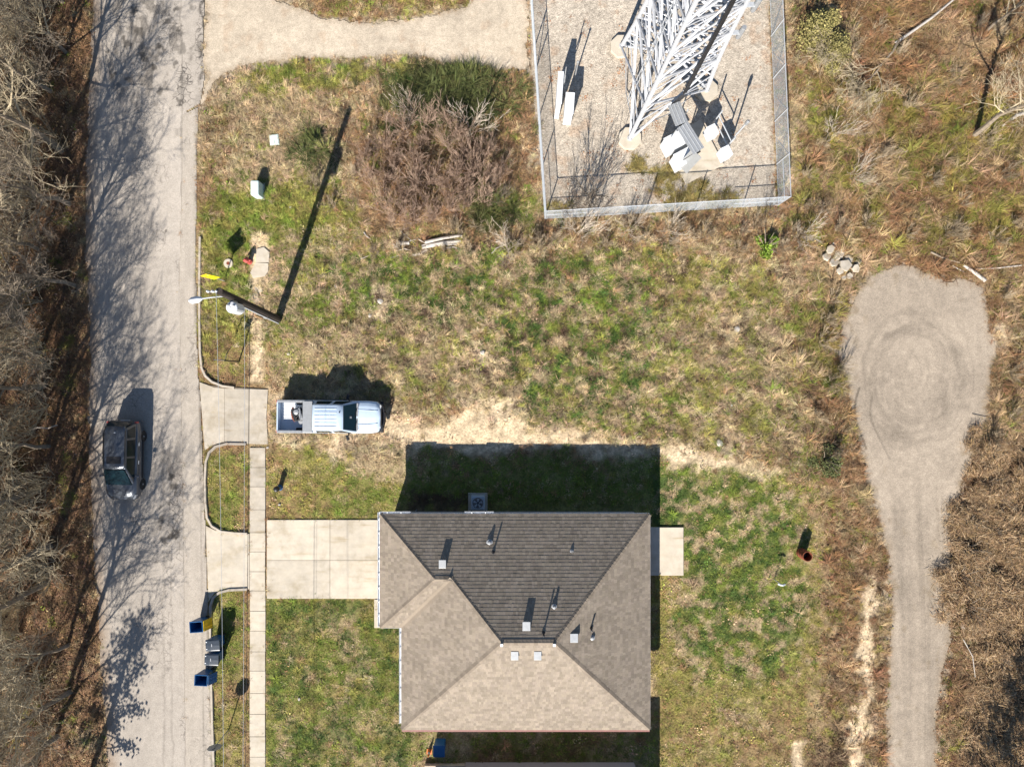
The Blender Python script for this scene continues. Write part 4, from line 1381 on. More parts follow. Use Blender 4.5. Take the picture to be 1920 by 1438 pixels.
for s in (1, -1):
    for x0, x1, u0, u1 in ((-1.98, -1.35, -1.78, -1.32), (-1.22, -0.28, -1.20, -0.30), (-0.16, 1.02, -0.18, 0.36)):
        def yy(z): return 0.868 - (z - 1.0) / 0.6 * 0.245
        q = [(x0, s * yy(1.07), 1.07), (x1, s * yy(1.07), 1.07), (u1, s * yy(1.53), 1.53), (u0, s * yy(1.53), 1.53)]
        if s > 0:
            q = q[::-1]
        MB().quad(*q, th=0.012).build('side_window', M_glass, suv)
    MB().box((0.85, s * 1.02, 1.06), (0.12, 0.20, 0.14), R(-15 * s)).build('mirror', M_suv, suv, bevel=0.03)
    for x in (-0.95, 0.1):
        MB().box((x, s * 0.96, 0.86), (0.2, 0.03, 0.03)).build('door_handle', M_steel, suv)
    MB().quad(*([(1.98, s * 0.86, 0.74), (2.24, s * 0.66, 0.68), (2.2, s * 0.64, 0.80), (1.96, s * 0.80, 0.885)][::(-1 if s > 0 else 1)]), th=0.02).build('headlight', M_steel, suv)
    MB().box((-2.18, s * 0.80, 0.86), (0.10, 0.12, 0.26)).build('taillight', M_red, suv, bevel=0.02)
    MB().box((-0.1, s * 0.955, 0.42), (2.3, 0.03, 0.10)).build('sill', M_black, suv, bevel=0.01)
    for wx in (1.42, -1.35):
        wheel(suv, wx, s * 0.84, 0.34, 0.22)
MB().box((2.30, 0, 0.42), (0.06, 1.0, 0.14)).build('lower_grille', M_black, suv, bevel=0.02)
MB().box((-2.27, 0, 0.6), (0.04, 0.5, 0.12)).build('number_plate', M_white, suv)

# ------------------------------------------------------------------ wheeled bins at the kerb
def make_bin(label, px, py, rz, lidm, state, hgt=1.05):
    p = P(px, py, hgt)
    t = thing('wheeled_bin', label, 'bin', (p.x, p.y, 0.01), rz, 'bins standing at the kerb')
    w0, d0, w1, d1 = 0.26, 0.24, 0.36, 0.30
    o = [(-w0, -d0, .08), (w0, -d0, .08), (w0, d0, .08), (-w0, d0, .08), (-w1, -d1, hgt), (w1, -d1, hgt), (w1, d1, hgt), (-w1, d1, hgt)]
    k = 0.035
    i = [(-w1 + k, -d1 + k, hgt), (w1 - k, -d1 + k, hgt), (w1 - k, d1 - k, hgt), (-w1 + k, d1 - k, hgt), (-w0 + k, -d0 + k, .12), (w0 - k, -d0 + k, .12), (w0 - k, d0 - k, .12), (-w0 + k, d0 - k, .12)]
    mb = MB().add(o + i, [(3, 2, 1, 0), (0, 1, 5, 4), (1, 2, 6, 5), (2, 3, 7, 6), (3, 0, 4, 7), (4, 5, 9, 8), (5, 6, 10, 9), (6, 7, 11, 10), (7, 4, 8, 11),
                              (8, 9, 13, 12), (9, 10, 14, 13), (10, 11, 15, 14), (11, 8, 12, 15), (12, 13, 14, 15)])
    mb.build('body', M_blue, t, bevel=0.015)
    rim = MB()
    for a, b in ((4, 5), (5, 6), (6, 7), (7, 4)):
        rim.tube([o[a], o[b]], 0.024, 6)
    rim.build('rim', M_blue, t)
    MB().tube([(w1 + .06, -0.22, hgt - .05), (w1 + .06, .22, hgt - .05)], 0.02, 6).build('handle', M_black, t)
    for s in (1, -1):
        MB().lathe([(0.04, -.03), (0.11, -.03), (0.11, .03), (0.04, .03)], 12).build('wheel', M_rubber, t)
        wv = t.children[-1] if False else [c for c in COL.objects if c.parent == t and c.name.startswith('wheel')][-1]
        wv.location = (w0 - 0.02, s * (d0 + .03), 0.11)
        wv.rotation_euler = (R(90), 0, 0)
    if state == 'closed':
        l = MB().loft([(-w1 - .03, [(d1 + .03, hgt + .012), (d1 + .03, hgt + .03), (d1 - .04, hgt + .04), (0, hgt + .05)]), (-0.1, [(d1 + .03, hgt + .012), (d1 + .03, hgt + .045), (d1 - .04, hgt + .075), (0, hgt + .085)]), (w1 + .05, [(d1 + .03, hgt + .012), (d1 + .03, hgt + .04), (d1 - .04, hgt + .06), (0, hgt + .07)])]).build('lid', lidm, t, bevel=0.01, fix=True)
        MB().box((-0.02, 0.02, hgt + .092), (0.03, 0.16, 0.012)).build('embossing', M_steel, l)
        for y in (0.2, -0.2):
            MB().box((-w1 + .03, y, hgt + .05), (0.07, 0.05, 0.02)).build('hinge', M_white, l)
    else:
        # lid thrown back, hanging down the far side
        a = 0.25
        lm = MB()
        lm.quad((w1 + .07, -d1, hgt - .01), (w1 + .07, d1, hgt - .01), (w1 + .30, d1, hgt - .62), (w1 + .30, -d1, hgt - .62), 0.03)
        l = lm.build('lid', lidm, t, bevel=0.01, fix=True)
        for y in (-.1, .1):
            MB().tube([(w1 + .13, y, hgt - .1), (w1 + .32, y, hgt - .55)], 0.012, 5).build('rib', lidm, l)
    return t


make_bin('open blue bin with a yellow lid hanging down its side', 368, 1175, R(4), M_yellow, 'open')
make_bin('upper of the two blue bins with closed dark lids', 399, 1209, R(3), M_binlid, 'closed')
make_bin('lower of the two blue bins with closed dark lids', 397, 1236, R(-2), M_binlid, 'closed')
make_bin('open blue bin with its blue lid folded behind, nearest the round-headed sign', 377, 1275, R(-3), M_blue, 'open')

# bin, cones and shrub at the neighbour's corner
p = P(823, 1414, 1.0)
b5 = thing('wheeled_bin', 'blue bin beside the corner of the neighbouring house at the bottom edge', 'bin', (p.x, p.y + 0.2, 0.0), 0, None)
MB().loft([(-0.3, [(0.24, .05), (0.3, 0.98), (0, 0.98)]), (0.3, [(0.24, .05), (0.3, 0.98), (0, 0.98)])]).build('body', M_blue, b5, bevel=0.03, fix=True)
MB().box((0, 0, 1.02), (0.68, 0.66, 0.05)).build('lid', M_blue, b5, bevel=0.02)
MB().tube([(-.25, -.38, .95), (.25, -.38, .95)], .02).build('handle', M_black, b5)
p = P(805, 1408)
cn = thing('traffic_cone', 'small orange and white cone in the shade beside the blue bin', 'cone', (p.x, p.y, 0.0))
MB().box((0, 0, .02), (.3, .3, .04)).build('base', M_orange, cn)
MB().lathe([(.11, .04), (.085, .22)], 14).build('cone_body', M_orange, cn)
MB().lathe([(.085, .22), (.06, .38)], 14).build('band', M_white, cn)
MB().lathe([(.06, .38), (.025, .6)], 14).build('tip', M_orange, cn)

# ------------------------------------------------------------------ utility pole, wires
pb = P(522, 599)
pt = Vector((-13.22, 4.16, 9.2))
up = thing('utility_pole', 'dark wooden utility pole carrying a transformer and a street lamp', 'utility pole', pb)
def on_pole(z):
    return (pt - pb) * (z / 9.2)
MB().tube([on_pole(-0.3), on_pole(4), on_pole(9.2)], [0.22, 0.20, 0.16], 12).build('shaft', M_pole, up)
MB().tube([on_pole(0.0) + Vector((.03, -.25, 0)), on_pole(5.0) + Vector((.02, -.225, 0)), on_pole(6.6) + Vector((0, -.21, 0))], 0.032, 6).build('conduit', M_white, up)
tz = on_pole(7.4)
tr = MB().lathe([(0.20, -0.48), (0.27, -0.46), (0.28, 0.40), (0.25, 0.46), (0.10, 0.50)], 18, tz + Vector((0.06, -0.48, -0.1))).build('transformer', M_white, up, smooth=False)
for a in (0.5, 2.4):
    c = tz + Vector((0.06 + .15 * math.cos(a), -0.48 + .15 * math.sin(a), 0.36))
    MB().lathe([(0.03, 0), (0.06, 0.05), (0.035, 0.08), (0.055, 0.13), (0.02, 0.2)], 8, c).build('bushing', M_steel, tr)
MB().box(tz + Vector((0.02, -0.19, 0)), (0.16, 0.16, 0.5)).build('bracket', M_grey, up)
az = on_pole(8.2)
la = MB().tube([az + Vector((-.1, -.05, 0)), az + Vector((-.6, -.12, .16)), az + Vector((-1.15, -.2, .2))], 0.032, 6).build('lamp_arm', M_steel, up)
lh = MB()
lh.loft([(0, [(0.06, -.05), (0.07, 0.0), (0, 0.05)]), (0.22, [(0.15, -.08), (0.16, 0.0), (0, 0.10)]), (0.5, [(0.14, -.07), (0.15, 0.0), (0, 0.09)]), (0.62, [(0.05, -.04), (0.06, 0), (0, 0.05)])])
lo_ = lh.build('lamp_head', M_white, up, smooth=True, fix=True)
lo_.location = az + Vector((-1.08, -.19, .19))
lo_.rotation_euler = (0, 0, R(190))
bz = on_pole(9.05)
MB().tube([bz + Vector((0, -0.02, 0)), bz + Vector((-0.55, 0.0, 0.05))], 0.035, 6).build('arm', M_grey, up)
for x in (-0.5, -0.28, -0.1):
    MB().lathe([(0.025, 0), (0.065, 0.06), (0.035, 0.09), (0.06, 0.14), (0.02, 0.22)], 8, bz + Vector((x, 0, 0.06))).build('insulator', M_white, up)
MB().tube([bz + Vector((-0.5, 0, .2)), tz + Vector((0.1, -0.5, .5))], 0.012, 4).build('jumper', M_black, up)
MB().box(on_pole(2.2) + Vector((-.02, -.2, 0)), (.22, .12, .35)).build('splice_box', M_grey, up)


def wire(label, a, b, sag, r, m):
    mb = MB()
    pts = []
    for k in range(25):
        t = k / 24
        q = Vector(a).lerp(Vector(b), t)
        q.z -= sag * 4 * t * (1 - t)
        pts.append(q)
    mb.tube(pts, r, 5)
    return tag(mb.build('overhead_wire', m), label, 'wire')


wire('thin pale overhead wire running down over the verge from the pole top', bz + pb + Vector((-0.1, 0, .2)), (-13.15, -34, 8.9), 0.35, 0.008, M_steel)
wire('pale overhead cable above the pavement edge from mid height of the pole', pb + on_pole(5.5) + Vector((-.1, -.15, 0)), (-13.75, -34, 5.4), 0.1, 0.008, M_steel)
wire('dark overhead telephone cable low over the lawn from the pole', pb + on_pole(5.0) + Vector((0, .1, 0)), (-13.8, -34, 5.2), 0.12, 0.013, M_black)

# timber stub and guy marker by the pole foot
p = P(492, 597)
tag(MB().tube([(p.x, p.y, -.1), (p.x - .12, p.y + .06, .35), (p.x - .22, p.y + .1, .62)], [.07, .06, .05], 7).build('timber_stub', M_wood), 'short orange timber stub beside the foot of the pole', 'stub')
# braced metal bracket sign by the driveway
p = P(448, 678)
ms = thing('marker_post', 'thin grey metal post with an open rectangular frame between pole and driveway', 'post', p)
MB().tube([(0, 0, -.1), (0, 0, 2.0)], 0.04, 6).build('post', M_black, ms)
fr = MB()
for z in (1.15, 1.95):
    fr.tube([(0, 0, z), (-0.62, 0.05, z)], 0.028, 5)
fr.tube([(-.62, .05, 1.15), (-.62, .05, 1.95)], 0.028, 5)
fr.build('frame', M_black, ms)
MB().quad((-.28, .01, 1.5), (-.02, .01, 1.5), (-.02, .01, 1.93), (-.28, .01, 1.93), .012).build('panel', M_black, ms)
MB().tube([(0, 0, 1.9), (0.1, .35, 2.0), (.18, .7, 1.7)], .02, 5).build('drooping_strap', M_black, ms)

# ------------------------------------------------------------------ road signs and street furniture
def ngon_plate(n, r, th, phase):
    mb = MB()
    vs = [(r * math.cos(phase + 2 * math.pi * k / n), y, r * math.sin(phase + 2 * math.pi * k / n)) for y in (-th / 2, th / 2) for k in range(n)]
    mb.add(vs, [tuple(range(n)), tuple(range(2 * n - 1, n - 1, -1))] + [(k, n + k, n + (k + 1) % n, (k + 1) % n) for k in range(n)])
    return mb
p = P(421, 527)
ys = thing('road_sign', 'yellow diamond road sign on a thin post seen almost edge on', 'road sign', p, R(-4))
MB().tube([(0, 0, -.2), (0, 0, 2.25)], 0.03, 6).build('post', M_steel, ys)
s_ = ngon_plate(4, 0.56, 0.012, 0.0).build('panel', M_signyellow, ys, fix=True)
s_.location = (-0.02, -0.045, 1.86)
s_.rotation_euler = (R(-7), 0, 0)
p = P(429, 1367)
rs = thing('road_sign', 'rounded octagonal road sign on a post seen from its grey back by the lower verge', 'road sign', p, R(3))
MB().tube([(0, 0, -.2), (0, 0, 2.2)], 0.03, 6).build('post', M_grey, rs)
s_ = ngon_plate(8, 0.41, 0.012, R(22.5)).build('panel', M_grey, rs, fix=True)
s_.location = (0, -0.045, 1.9)

p = P(468, 491)
hy = thing('fire_hydrant', 'red fire hydrant beside the broken piece of pavement', 'hydrant', p)
MB().lathe([(.17, 0), (.17, .05), (.12, .06), (.115, .45), (.15, .47), (.15, .52), (.12, .54), (.10, .63), (.05, .70), (.03, .72)], 14).build('barrel', M_red, hy)
for a in (0, 90, 180):
    c, s = math.cos(R(a - 90 + 90)), math.sin(R(a - 90 + 90))
    MB().tube([(c * .08, s * .08, .4), (c * .21, s * .21, .4)], [.055, .065], 8).build('outlet', M_red, hy)
MB().lathe([(.035, .70), (.035, .77), (.01, .78)], 5).build('operating_nut', M_red, hy)
p = P(428, 494)
vb = thing('valve_cover', 'round white concrete collar with a dark iron lid in the verge', 'valve cover', p)
MB().lathe([(.10, .02), (.10, .04), (.26, .04), (.28, -.05)], 18).build('collar', M_conc, vb)
MB().lathe([(.10, -.02), (.10, .035), (.06, .037), (.01, .037)], 12).build('lid', M_rust, vb)
p = P(477, 352, 0.9)
tf = thing('utility_cabinet', 'pale mint upright utility cabinet on the verge with a dark shadow', 'utility cabinet', (p.x, p.y, 0))
MB().box((0, 0, .45), (.48, .86, .9)).build('cabinet_body', M_mint, tf, bevel=.08)
MB().box((0, 0, .02), (.6, 1.0, .08)).build('pad', M_conc_old, tf)
MB().box((.225, 0, .45), (.012, .5, .6)).build('door', M_mint, tf)
p = P(515, 263)
vt = thing('vault_lid', 'square mint lid of a buried vault in the straw-coloured grass', 'vault lid', p, R(6))
MB().box((0, 0, .04), (.54, .62, .10)).build('rim', M_mint, vt, bevel=.02)
MB().box((0, 0, .10), (.46, .54, .03)).build('lid', M_mint, vt, bevel=.01)
p = P(525, 914)
pd = thing('telecom_pedestal', 'small round dark blue pedestal in the grass left of the house', 'pedestal', p)
MB().lathe([(.17, 0), (.17, .05), (.14, .07), (.14, .55)], 14).build('sleeve', M_blue, pd)
MB().lathe([(.165, .53), (.165, .66), (.12, .76), (.03, .80)], 14).build('cap', M_black, pd)
p = P(1502, 1036)
bb = thing('burn_barrel', 'rusty red barrel with a dark open top on the back lawn', 'barrel', p)
sh = MB()
sh.lathe([(.285, 0), (.285, .27), (.30, .29), (.285, .31), (.285, .58), (.30, .60), (.285, .62), (.285, .90), (.255, .90), (.255, .04), (.02, .03)], 20)
sh.build('shell', M_rust, bb)
MB().lathe([(.25, .3), (.12, .42), (.02, .40)], 12).build('ash', M_black, bb)
for k in range(4):
    a = k * math.pi / 2 + .4
    MB().lathe([(.03, -.006), (.03, .006)], 8, (.287 * math.cos(a), .287 * math.sin(a), .14)).build('vent_hole', M_black, bb)
p = P(1452, 1086)
ws_ = thing('garden_stake', 'thin stake with a white curved top on the back lawn', 'stake', p)
MB().tube([(0, 0, -.1), (0, 0, 1.05)], .022, 6).build('stake', M_steel, ws_)
MB().tube([(-.20, .05, 1.05), (-.08, 0, 1.10), (.06, -.02, 1.10), (.22, 0, 1.0)], .05, 6).build('top', M_white, ws_)

# ------------------------------------------------------------------ fenced compound
FH = 1.85
csw, cse = P(1021, 411), P(1459, 385)
cnw, cne = P(990, -70), P(1440, -70)


def fence(label, a, b, posts, braces=()):
    t = thing('chain_link_fence', label, 'fence', (0, 0, 0), 0, 'fences round the tower compound')
    d = b - a
    L = d.length
    d.normalize()
    wn = MB()
    sp = 0.10
    for sgn in (1, -1):
        n = int((L + FH) / sp)
        for k in range(n):
            s0 = k * sp - (FH if sgn > 0 else 0)
            # a straight wire at 45 degrees clipped to the panel
            t0, t1 = 0.0, FH
            if sgn > 0:
                lo_t, hi_t = max(0, -s0), min(FH, L - s0)
            else:
                lo_t, hi_t = max(0, s0 - L), min(FH, s0)
            if hi_t - lo_t < 0.05:
                continue
            q0 = a + d * (s0 + sgn * lo_t) + Vector((0, 0, lo_t + .03))
            q1 = a + d * (s0 + sgn * hi_t) + Vector((0, 0, hi_t + .03))
            wn.tube([q0, q1], 0.0034, 3, False)
    m_ = wn.build('mesh', M_fence, t)
    m_['kind'] = 'stuff'
    for z in (FH, 0.08):
        MB().tube([a + Vector((0, 0, z)), b + Vector((0, 0, z))], 0.024 if z > 1 else .012, 6).build('rail', M_steel, t)
    for s0 in posts:
        q = a + d * s0
        MB().tube([q + Vector((0, 0, -.1)), q + Vector((0, 0, FH + .05))], 0.032, 7).build('post', M_steel, t)
    for s0, s1, z0, z1 in braces:
        MB().tube([a + d * s0 + Vector((0, 0, z0)), a + d * s1 + Vector((0, 0, z1))], 0.02, 6).build('brace', M_steel, t)
    return t


LS = (cse - csw).length
fence('chain link fence along the lower side of the gravel tower compound', csw, cse, [0.02, 3.0, 5.9, 8.8, 11.6, LS - .02], ((0.02, 3.0, .95, .95), (LS - 2.9, LS, .95, .95)))
LW = (cnw - csw).length
fence('chain link fence along the left side of the gravel tower compound', csw, cnw, [2.9, 5.8, 8.6, 9.9, 12.6], ((0, 2.9, .95, .95), (8.6, 9.9, .3, 1.7)))
LE = (cne - cse).length
fence('chain link fence along the right side of the gravel tower compound', cse, cne, [2.4, 4.9, 7.4, 9.9, 12.4], ((0, 2.4, .95, .95), (2.4, 3.9, 1.8, .1), (4.9, 6.4, 1.8, .1), (7.4, 8.9, 1.8, .1)))

# footings and tower
foot = [P(1180, 262), P(1165, 90), P(1323, 172)]
for i, (f_, lb) in enumerate(zip(foot, ('octagonal concrete footing of the tower nearest the lower fence', 'octagonal concrete footing of the tower on its left side', 'octagonal concrete footing of the tower beside the equipment'))):
    mb = MB()
    mb.prism([(f_.x + .70 * math.cos(R(22.5 + 45 * k)), f_.y + .68 * math.sin(R(22.5 + 45 * k))) for k in range(8)], -.2, .24)
    fo = tag(mb.build('tower_footing', M_conc, bevel=.015), lb, 'footing', 'footings of the lattice tower')

tw = thing('lattice_tower', 'white three-legged steel lattice tower leaning out of the top of the photo', 'tower', (0, 0, 0))
cen = (foot[0] + foot[1] + foot[2]) / 3
LV = [0.24, 4.0, 6.75, 9.2, 11.6, 14.0, 16.4, 18.8]
TAP = [1.0, 0.85, 0.78, 0.74, 0.70, 0.66, 0.62, 0.58]


def leg_at(i, l):
    q = cen + (foot[i] - cen) * TAP[l]
    q.z = LV[l]
    return q
for i in range(3):
    MB().lathe([(.17, 0), (.17, .04), (.10, .05), (.10, .12)], 10, foot[i] + Vector((0, 0, .24))).build('base_plate', M_steel, tw)
    for k in range(4):
        a = k * math.pi / 2 + .6
        q = foot[i] + Vector((.135 * math.cos(a), .135 * math.sin(a), .24))
        MB().tube([q, q + Vector((0, 0, .14))], .02, 6).build('bolt', M_grey, tw)
    for l in range(len(LV) - 1):
        MB().tube([leg_at(i, l), leg_at(i, l + 1)], .125 if l < 2 else .11, 8).build('leg', M_towersteel, tw)
    for l in range(1, len(LV)):
        q = leg_at(i, l)
        MB().lathe([(.15, -.03), (.15, .03), (.05, .035)], 10, q).build('flange', M_steel, tw)
for l in range(len(LV) - 1):
    for i in range(3):
        j = (i + 1) % 3
        a0, a1, b0, b1 = leg_at(i, l), leg_at(i, l + 1), leg_at(j, l), leg_at(j, l + 1)
        r = .072 if l < 2 else .060
        out = ((a0 + b0) / 2 - Vector((cen.x, cen.y, a0.z)))
        out.normalize()
        MB().tube([a0, b1 + out * .03], r, 6).build('brace', M_towersteel, tw)
        MB().tube([b0 + out * .06, a1 + out * .06], r, 6).build('brace', M_towersteel, tw)
        MB().tube([a1, b1], .06, 6).build('girt', M_towersteel, tw)
        m0 = (a0 + a1 + b0 + b1) / 4
        MB().tube([(a0 + a1) / 2, m0 + out * .05, (b0 + b1) / 2], .035, 6).build('redundant_brace', M_towersteel, tw)
    for i in range(3):
        j = (i + 1) % 3
        a0, a1, b0, b1 = leg_at(i, l), leg_at(i, l + 1), leg_at(j, l), leg_at(j, l + 1)
        q0 = (a0 * 3 + a1) / 4
        q1 = (b0 * 3 + b1) / 4
        MB().tube([q0, (a0 + b0) / 2, q1], .03, 6).build('redundant_brace', M_grey, tw)
    for i in range(3):
        j = (i + 1) % 3
        a0, a1, b0, b1 = leg_at(i, l), leg_at(i, l + 1), leg_at(j, l), leg_at(j, l + 1)
        MB().tube([(a0 + a1 * 3) / 4, (a1 + b1) / 2], .032, 6).build('redundant_brace', M_towersteel, tw)
        MB().tube([(b0 + b1 * 3) / 4, (a1 + b1) / 2], .032, 6).build('redundant_brace', M_towersteel, tw)
        MB().tube([(a0 * 3 + a1) / 4, (b0 + b1 * 3) / 4], .03, 6).build('redundant_brace', M_towersteel, tw)
    hub = Vector((cen.x, cen.y, LV[l + 1]))
    if l < 5:
        for i in range(3):
            j = (i + 1) % 3
            MB().tube([leg_at(i, l + 1), hub], .05, 6).build('plan_brace', M_grey, tw)
            MB().tube([(leg_at(i, l + 1) + leg_at(j, l + 1)) / 2, hub], .03, 6).build('plan_brace', M_towersteel, tw)
# climbing ladder and cable run up the face
la0 = (leg_at(0, 0) * .62 + leg_at(1, 0) * .38)
la1 = (leg_at(0, 7) * .62 + leg_at(1, 7) * .38)
ld = MB()
for o_ in (-.17, .17):
    ld.tube([la0 + Vector((0, o_, .2)), la1 + Vector((0, o_, 0))], .022, 5)
ld.build('ladder', M_steel, tw)
for k in range(44):
    q = la0.lerp(la1, (k + .5) / 44)
    MB().tube([q + Vector((0, -.17, .1)), q + Vector((0, .17, .1))], .012, 4).build('rung', M_steel, tw)
cb0 = (leg_at(0, 0) * .45 + leg_at(2, 0) * .55) + Vector((.05, -.15, 2.7))
cb1 = (leg_at(0, 7) * .45 + leg_at(2, 7) * .55) + Vector((.22, -.35, 0))
for k in range(6):
    o_ = Vector((.085 * (k % 3) - .085, .08 * (k // 3) + .05 * (k % 3), 0))
    MB().tube([cb0 + o_, cb0.lerp(cb1, .5) + o_, cb1 + o_], .034, 6).build('coax_cable', M_black, tw)
for l in (2, 3):
    q = leg_at(2, l)
    dv = (q - Vector((cen.x, cen.y, q.z))).normalized()
    MB().box(q + dv * .3, (.5, .22, .05), math.atan2(dv.y, dv.x)).build('antenna_bracket', M_steel, tw)
    MB().lathe([(.11, -.5), (.13, -.4), (.13, .4), (.11, .5)], 10, q + dv * .5).build('antenna', M_grey, tw)

# equipment slab with cabinets and ice bridge
ang = math.atan2(P(1243, 265).y - P(1286, 348).y, P(1243, 265).x - P(1286, 348).x)     # long axis
sc0 = (P(1286, 348) + P(1355, 308) + P(1243, 265) + P(1312, 225)) / 4
es = tag(MB().box((sc0.x, sc0.y, .03), (2.95, 2.5, .22), ang).build('equipment_slab', M_conc, bevel=.02), 'tilted square concrete slab under the white equipment cabinets', 'slab')
def cab(label, px, py, h, w_, d_, rz, ztop=None):
    p = P(px, py, h)
    t = thing('equipment_cabinet', label, 'cabinet', (p.x, p.y, .14), rz, 'white cabinets in the compound')
    MB().box((0, 0, h / 2), (w_, d_, h - .14)).build('cabinet_body', M_white, t, bevel=.02)
    MB().box((0, 0, h - .04), (w_ + .06, d_ + .06, .05)).build('cap', M_white, t, bevel=.01)
    MB().box((w_ / 2 + .012, 0, h * .5), (.02, d_ - .1, h - .4)).build('door', M_steel, t)
    MB().box((w_ / 2 + .03, d_ * .3, h * .5), (.03, .04, .16)).build('handle', M_black, t)
    return t
cab('upper white cabinet under the ice bridge', 1264, 266, 1.35, .78, .92, ang)
cab('lower white cabinet beside the ice bridge', 1281, 296, 1.35, .74, .88, ang)
ib = thing('ice_bridge', 'bent grey metal ice bridge running from tower to cabinets', 'ice bridge', (0, 0, 0))
pth = [P(1263, 195, 2.7), P(1278, 233, 2.7), P(1310, 284, 2.55)]
for k in range(2):
    a, b = pth[k], pth[k + 1]
    d = (b - a).normalized()
    s = Vector((-d.y, d.x, 0)) * .36
    if k:
        a = a + d * .06
    pl = MB().quad(a - s, b - s, b + s, a + s, .04).build('grating', M_alu, ib, bevel=.008, fix=True)
    for q in (-.2, 0, .2):
        sv = Vector((-d.y, d.x, 0)) * q
        MB().tube([a + sv + Vector((0, 0, .06)), b + sv + Vector((0, 0, .06))], .015, 4).build('bar', M_steel, pl)
a, b = P(1306, 288, 2.45), P(1279, 318, 0.9)
d = (b - a).normalized()
s = d.cross(Vector((0, 0, 1))).normalized() * .36
MB().quad(a - s, b - s, b + s, a + s, .04).build('sloping_plate', M_alu, ib, bevel=.008, fix=True)
for x, y, h in ((1290, 206, 2.65), (1300, 262, 2.6), (1268, 245, 2.65)):
    q = P(x, y, 0)
    q = P(x, y, h)
    MB().tube([(q.x, q.y, 0), (q.x, q.y, h)], .04, 6).build('post', M_steel, ib)
for k in range(5):
    o_ = Vector((.06 * k - .12, 0, -.08))
    MB().tube([cb0 + o_, pth[0] + o_, pth[1] + o_, pth[2] + o_, P(1285, 300, 1.5) + o_], .03, 5).build('coax_cable', M_black, ib)
# H-frame rack with two white boxes
hf = thing('equipment_rack', 'steel pipe rack beside the slab holding two white boxes', 'rack', (0, 0, 0))
ra, rb = P(1333, 236, 0.2), P(1356, 283, 0.2)
ra.z = rb.z = 0
for q in (ra, rb):
    MB().tube([q, q + Vector((0, 0, 2.35))], .045, 8).build('upright', M_steel, hf)
for z in (1.0, 1.7):
    MB().tube([ra + Vector((0, 0, z)), rb + Vector((0, 0, z))], .035, 6).build('crossbar', M_steel, hf)
rd = math.atan2((rb - ra).y, (rb - ra).x)
hq = P(1372, 262)
MB().tube([hq, hq + Vector((0, 0, 2.9))], .05, 8).build('upright', M_steel, hf)
MB().lathe([(.05, 2.4), (.1, 2.45), (.1, 2.8), (.04, 2.9)], 8, hq).build('lamp', M_grey, hf)
for px, py, lb in ((1337, 244, 'upper white box of the pipe rack'), (1363, 284, 'lower white box of the pipe rack')):
    q = P(px, py, 1.6)
    t = thing('electrical_box', lb, 'electrical box', (q.x, q.y, .75), rd)
    MB().box((0, 0, .42), (.62, .52, .86)).build('housing', M_white, t, bevel=.02)
    MB().box((0, -.27, .42), (.52, .02, .74)).build('door', M_white, t)
    MB().tube([(0.1, 0, 0), (0.1, 0, -.75)], .03, 6).build('conduit', M_grey, t)
# the pair of tall cabinets on the left of the pad
for px, py, w_, d_, h, lb in ((1050, 165, .26, 1.75, 2.2, 'tall narrow white cabinet near the left compound fence'), (1068, 194, .46, 1.15, 1.7, 'shorter white cabinet with a red lid edge near the left compound fence')):
    q = P(px, py, h)
    t = thing('equipment_cabinet', lb, 'cabinet', (q.x, q.y, 0), R(-4), 'white cabinets in the compound')
    MB().box((0, 0, h / 2), (w_, d_, h)).build('cabinet_body', M_white, t, bevel=.015)
    MB().box((0, 0, h + .02), (w_ + .05, d_ + .05, .05)).build('cap', M_white, t, bevel=.01)
    MB().box((0, -d_ / 2 - .015, h * .5), (w_ - .08, .03, h - .3)).build('door', M_white, t)
    if h < 2:
        MB().box((0, d_ / 2 + .02, h - .05), (w_, .03, .1)).build('red_edge', M_red, t)
    else:
        for dy in (.3, .6):
            MB().tube([(.1, dy, 1.2), (.22, dy, 2.3), (.22, dy + .1, 2.6 + dy)], .03, 6).build('pipe', M_grey, t)
q = P(1077, 150)
cp = thing('conduit_post', 'slim grey conduit post behind the tall cabinets', 'post', q)
MB().tube([(0, 0, 0), (0, 0, 2.2)], .04, 6).build('shaft', M_grey, cp)
MB().lathe([(.04, 2.2), (.08, 2.24), (.02, 2.34)], 8).build('weather_cap', M_grey, cp)

# ------------------------------------------------------------------ loose ground cover (stuff): clumps instanced on points
def clump(name, n, lmin, lmax, spread, wd, lean, m, seed, droop=0.0, seg=2, tone=(0.7, 1.25)):
    r = random.Random(seed)
    mb = MB()
    for _ in range(n):
        a = r.uniform(0, 2 * math.pi)
        q = spread * math.sqrt(r.random())
        x, y = q * math.cos(a), q * math.sin(a)
        a2 = (a if r.random() < .35 else 0.0) + r.gauss(0, .75)
        L = r.uniform(lmin, lmax)
        le = lean * r.uniform(.4, 1.3)
        dx, dy = math.cos(a2), math.sin(a2)
        px, py = -dy * wd / 2, dx * wd / 2
        k = r.uniform(*tone)
        pts = []
        for s in range(seg + 1):
            t = s / seg
            h = L * t * math.cos(min(1.5, le + droop * t))
            o = L * t * math.sin(min(1.5, le + droop * t))
            pts.append((x + dx * o, y + dy * o, max(0.0, h), 1 - t * .85))
        vs, fs = [], []
        for (X, Y, Z, ww) in pts:
            vs += [(X - px * ww, Y - py * ww, Z), (X + px * ww, Y + py * ww, Z)]
        for s in range(seg):
            fs.append((2 * s, 2 * s + 1, 2 * s + 3, 2 * s + 2))
        mb.add(vs, fs, (k, k * r.uniform(.94, 1.04), k * r.uniform(.85, 1.05)))
    o = bpy.data.objects.new(name, mb.mesh(name, m))
    return o


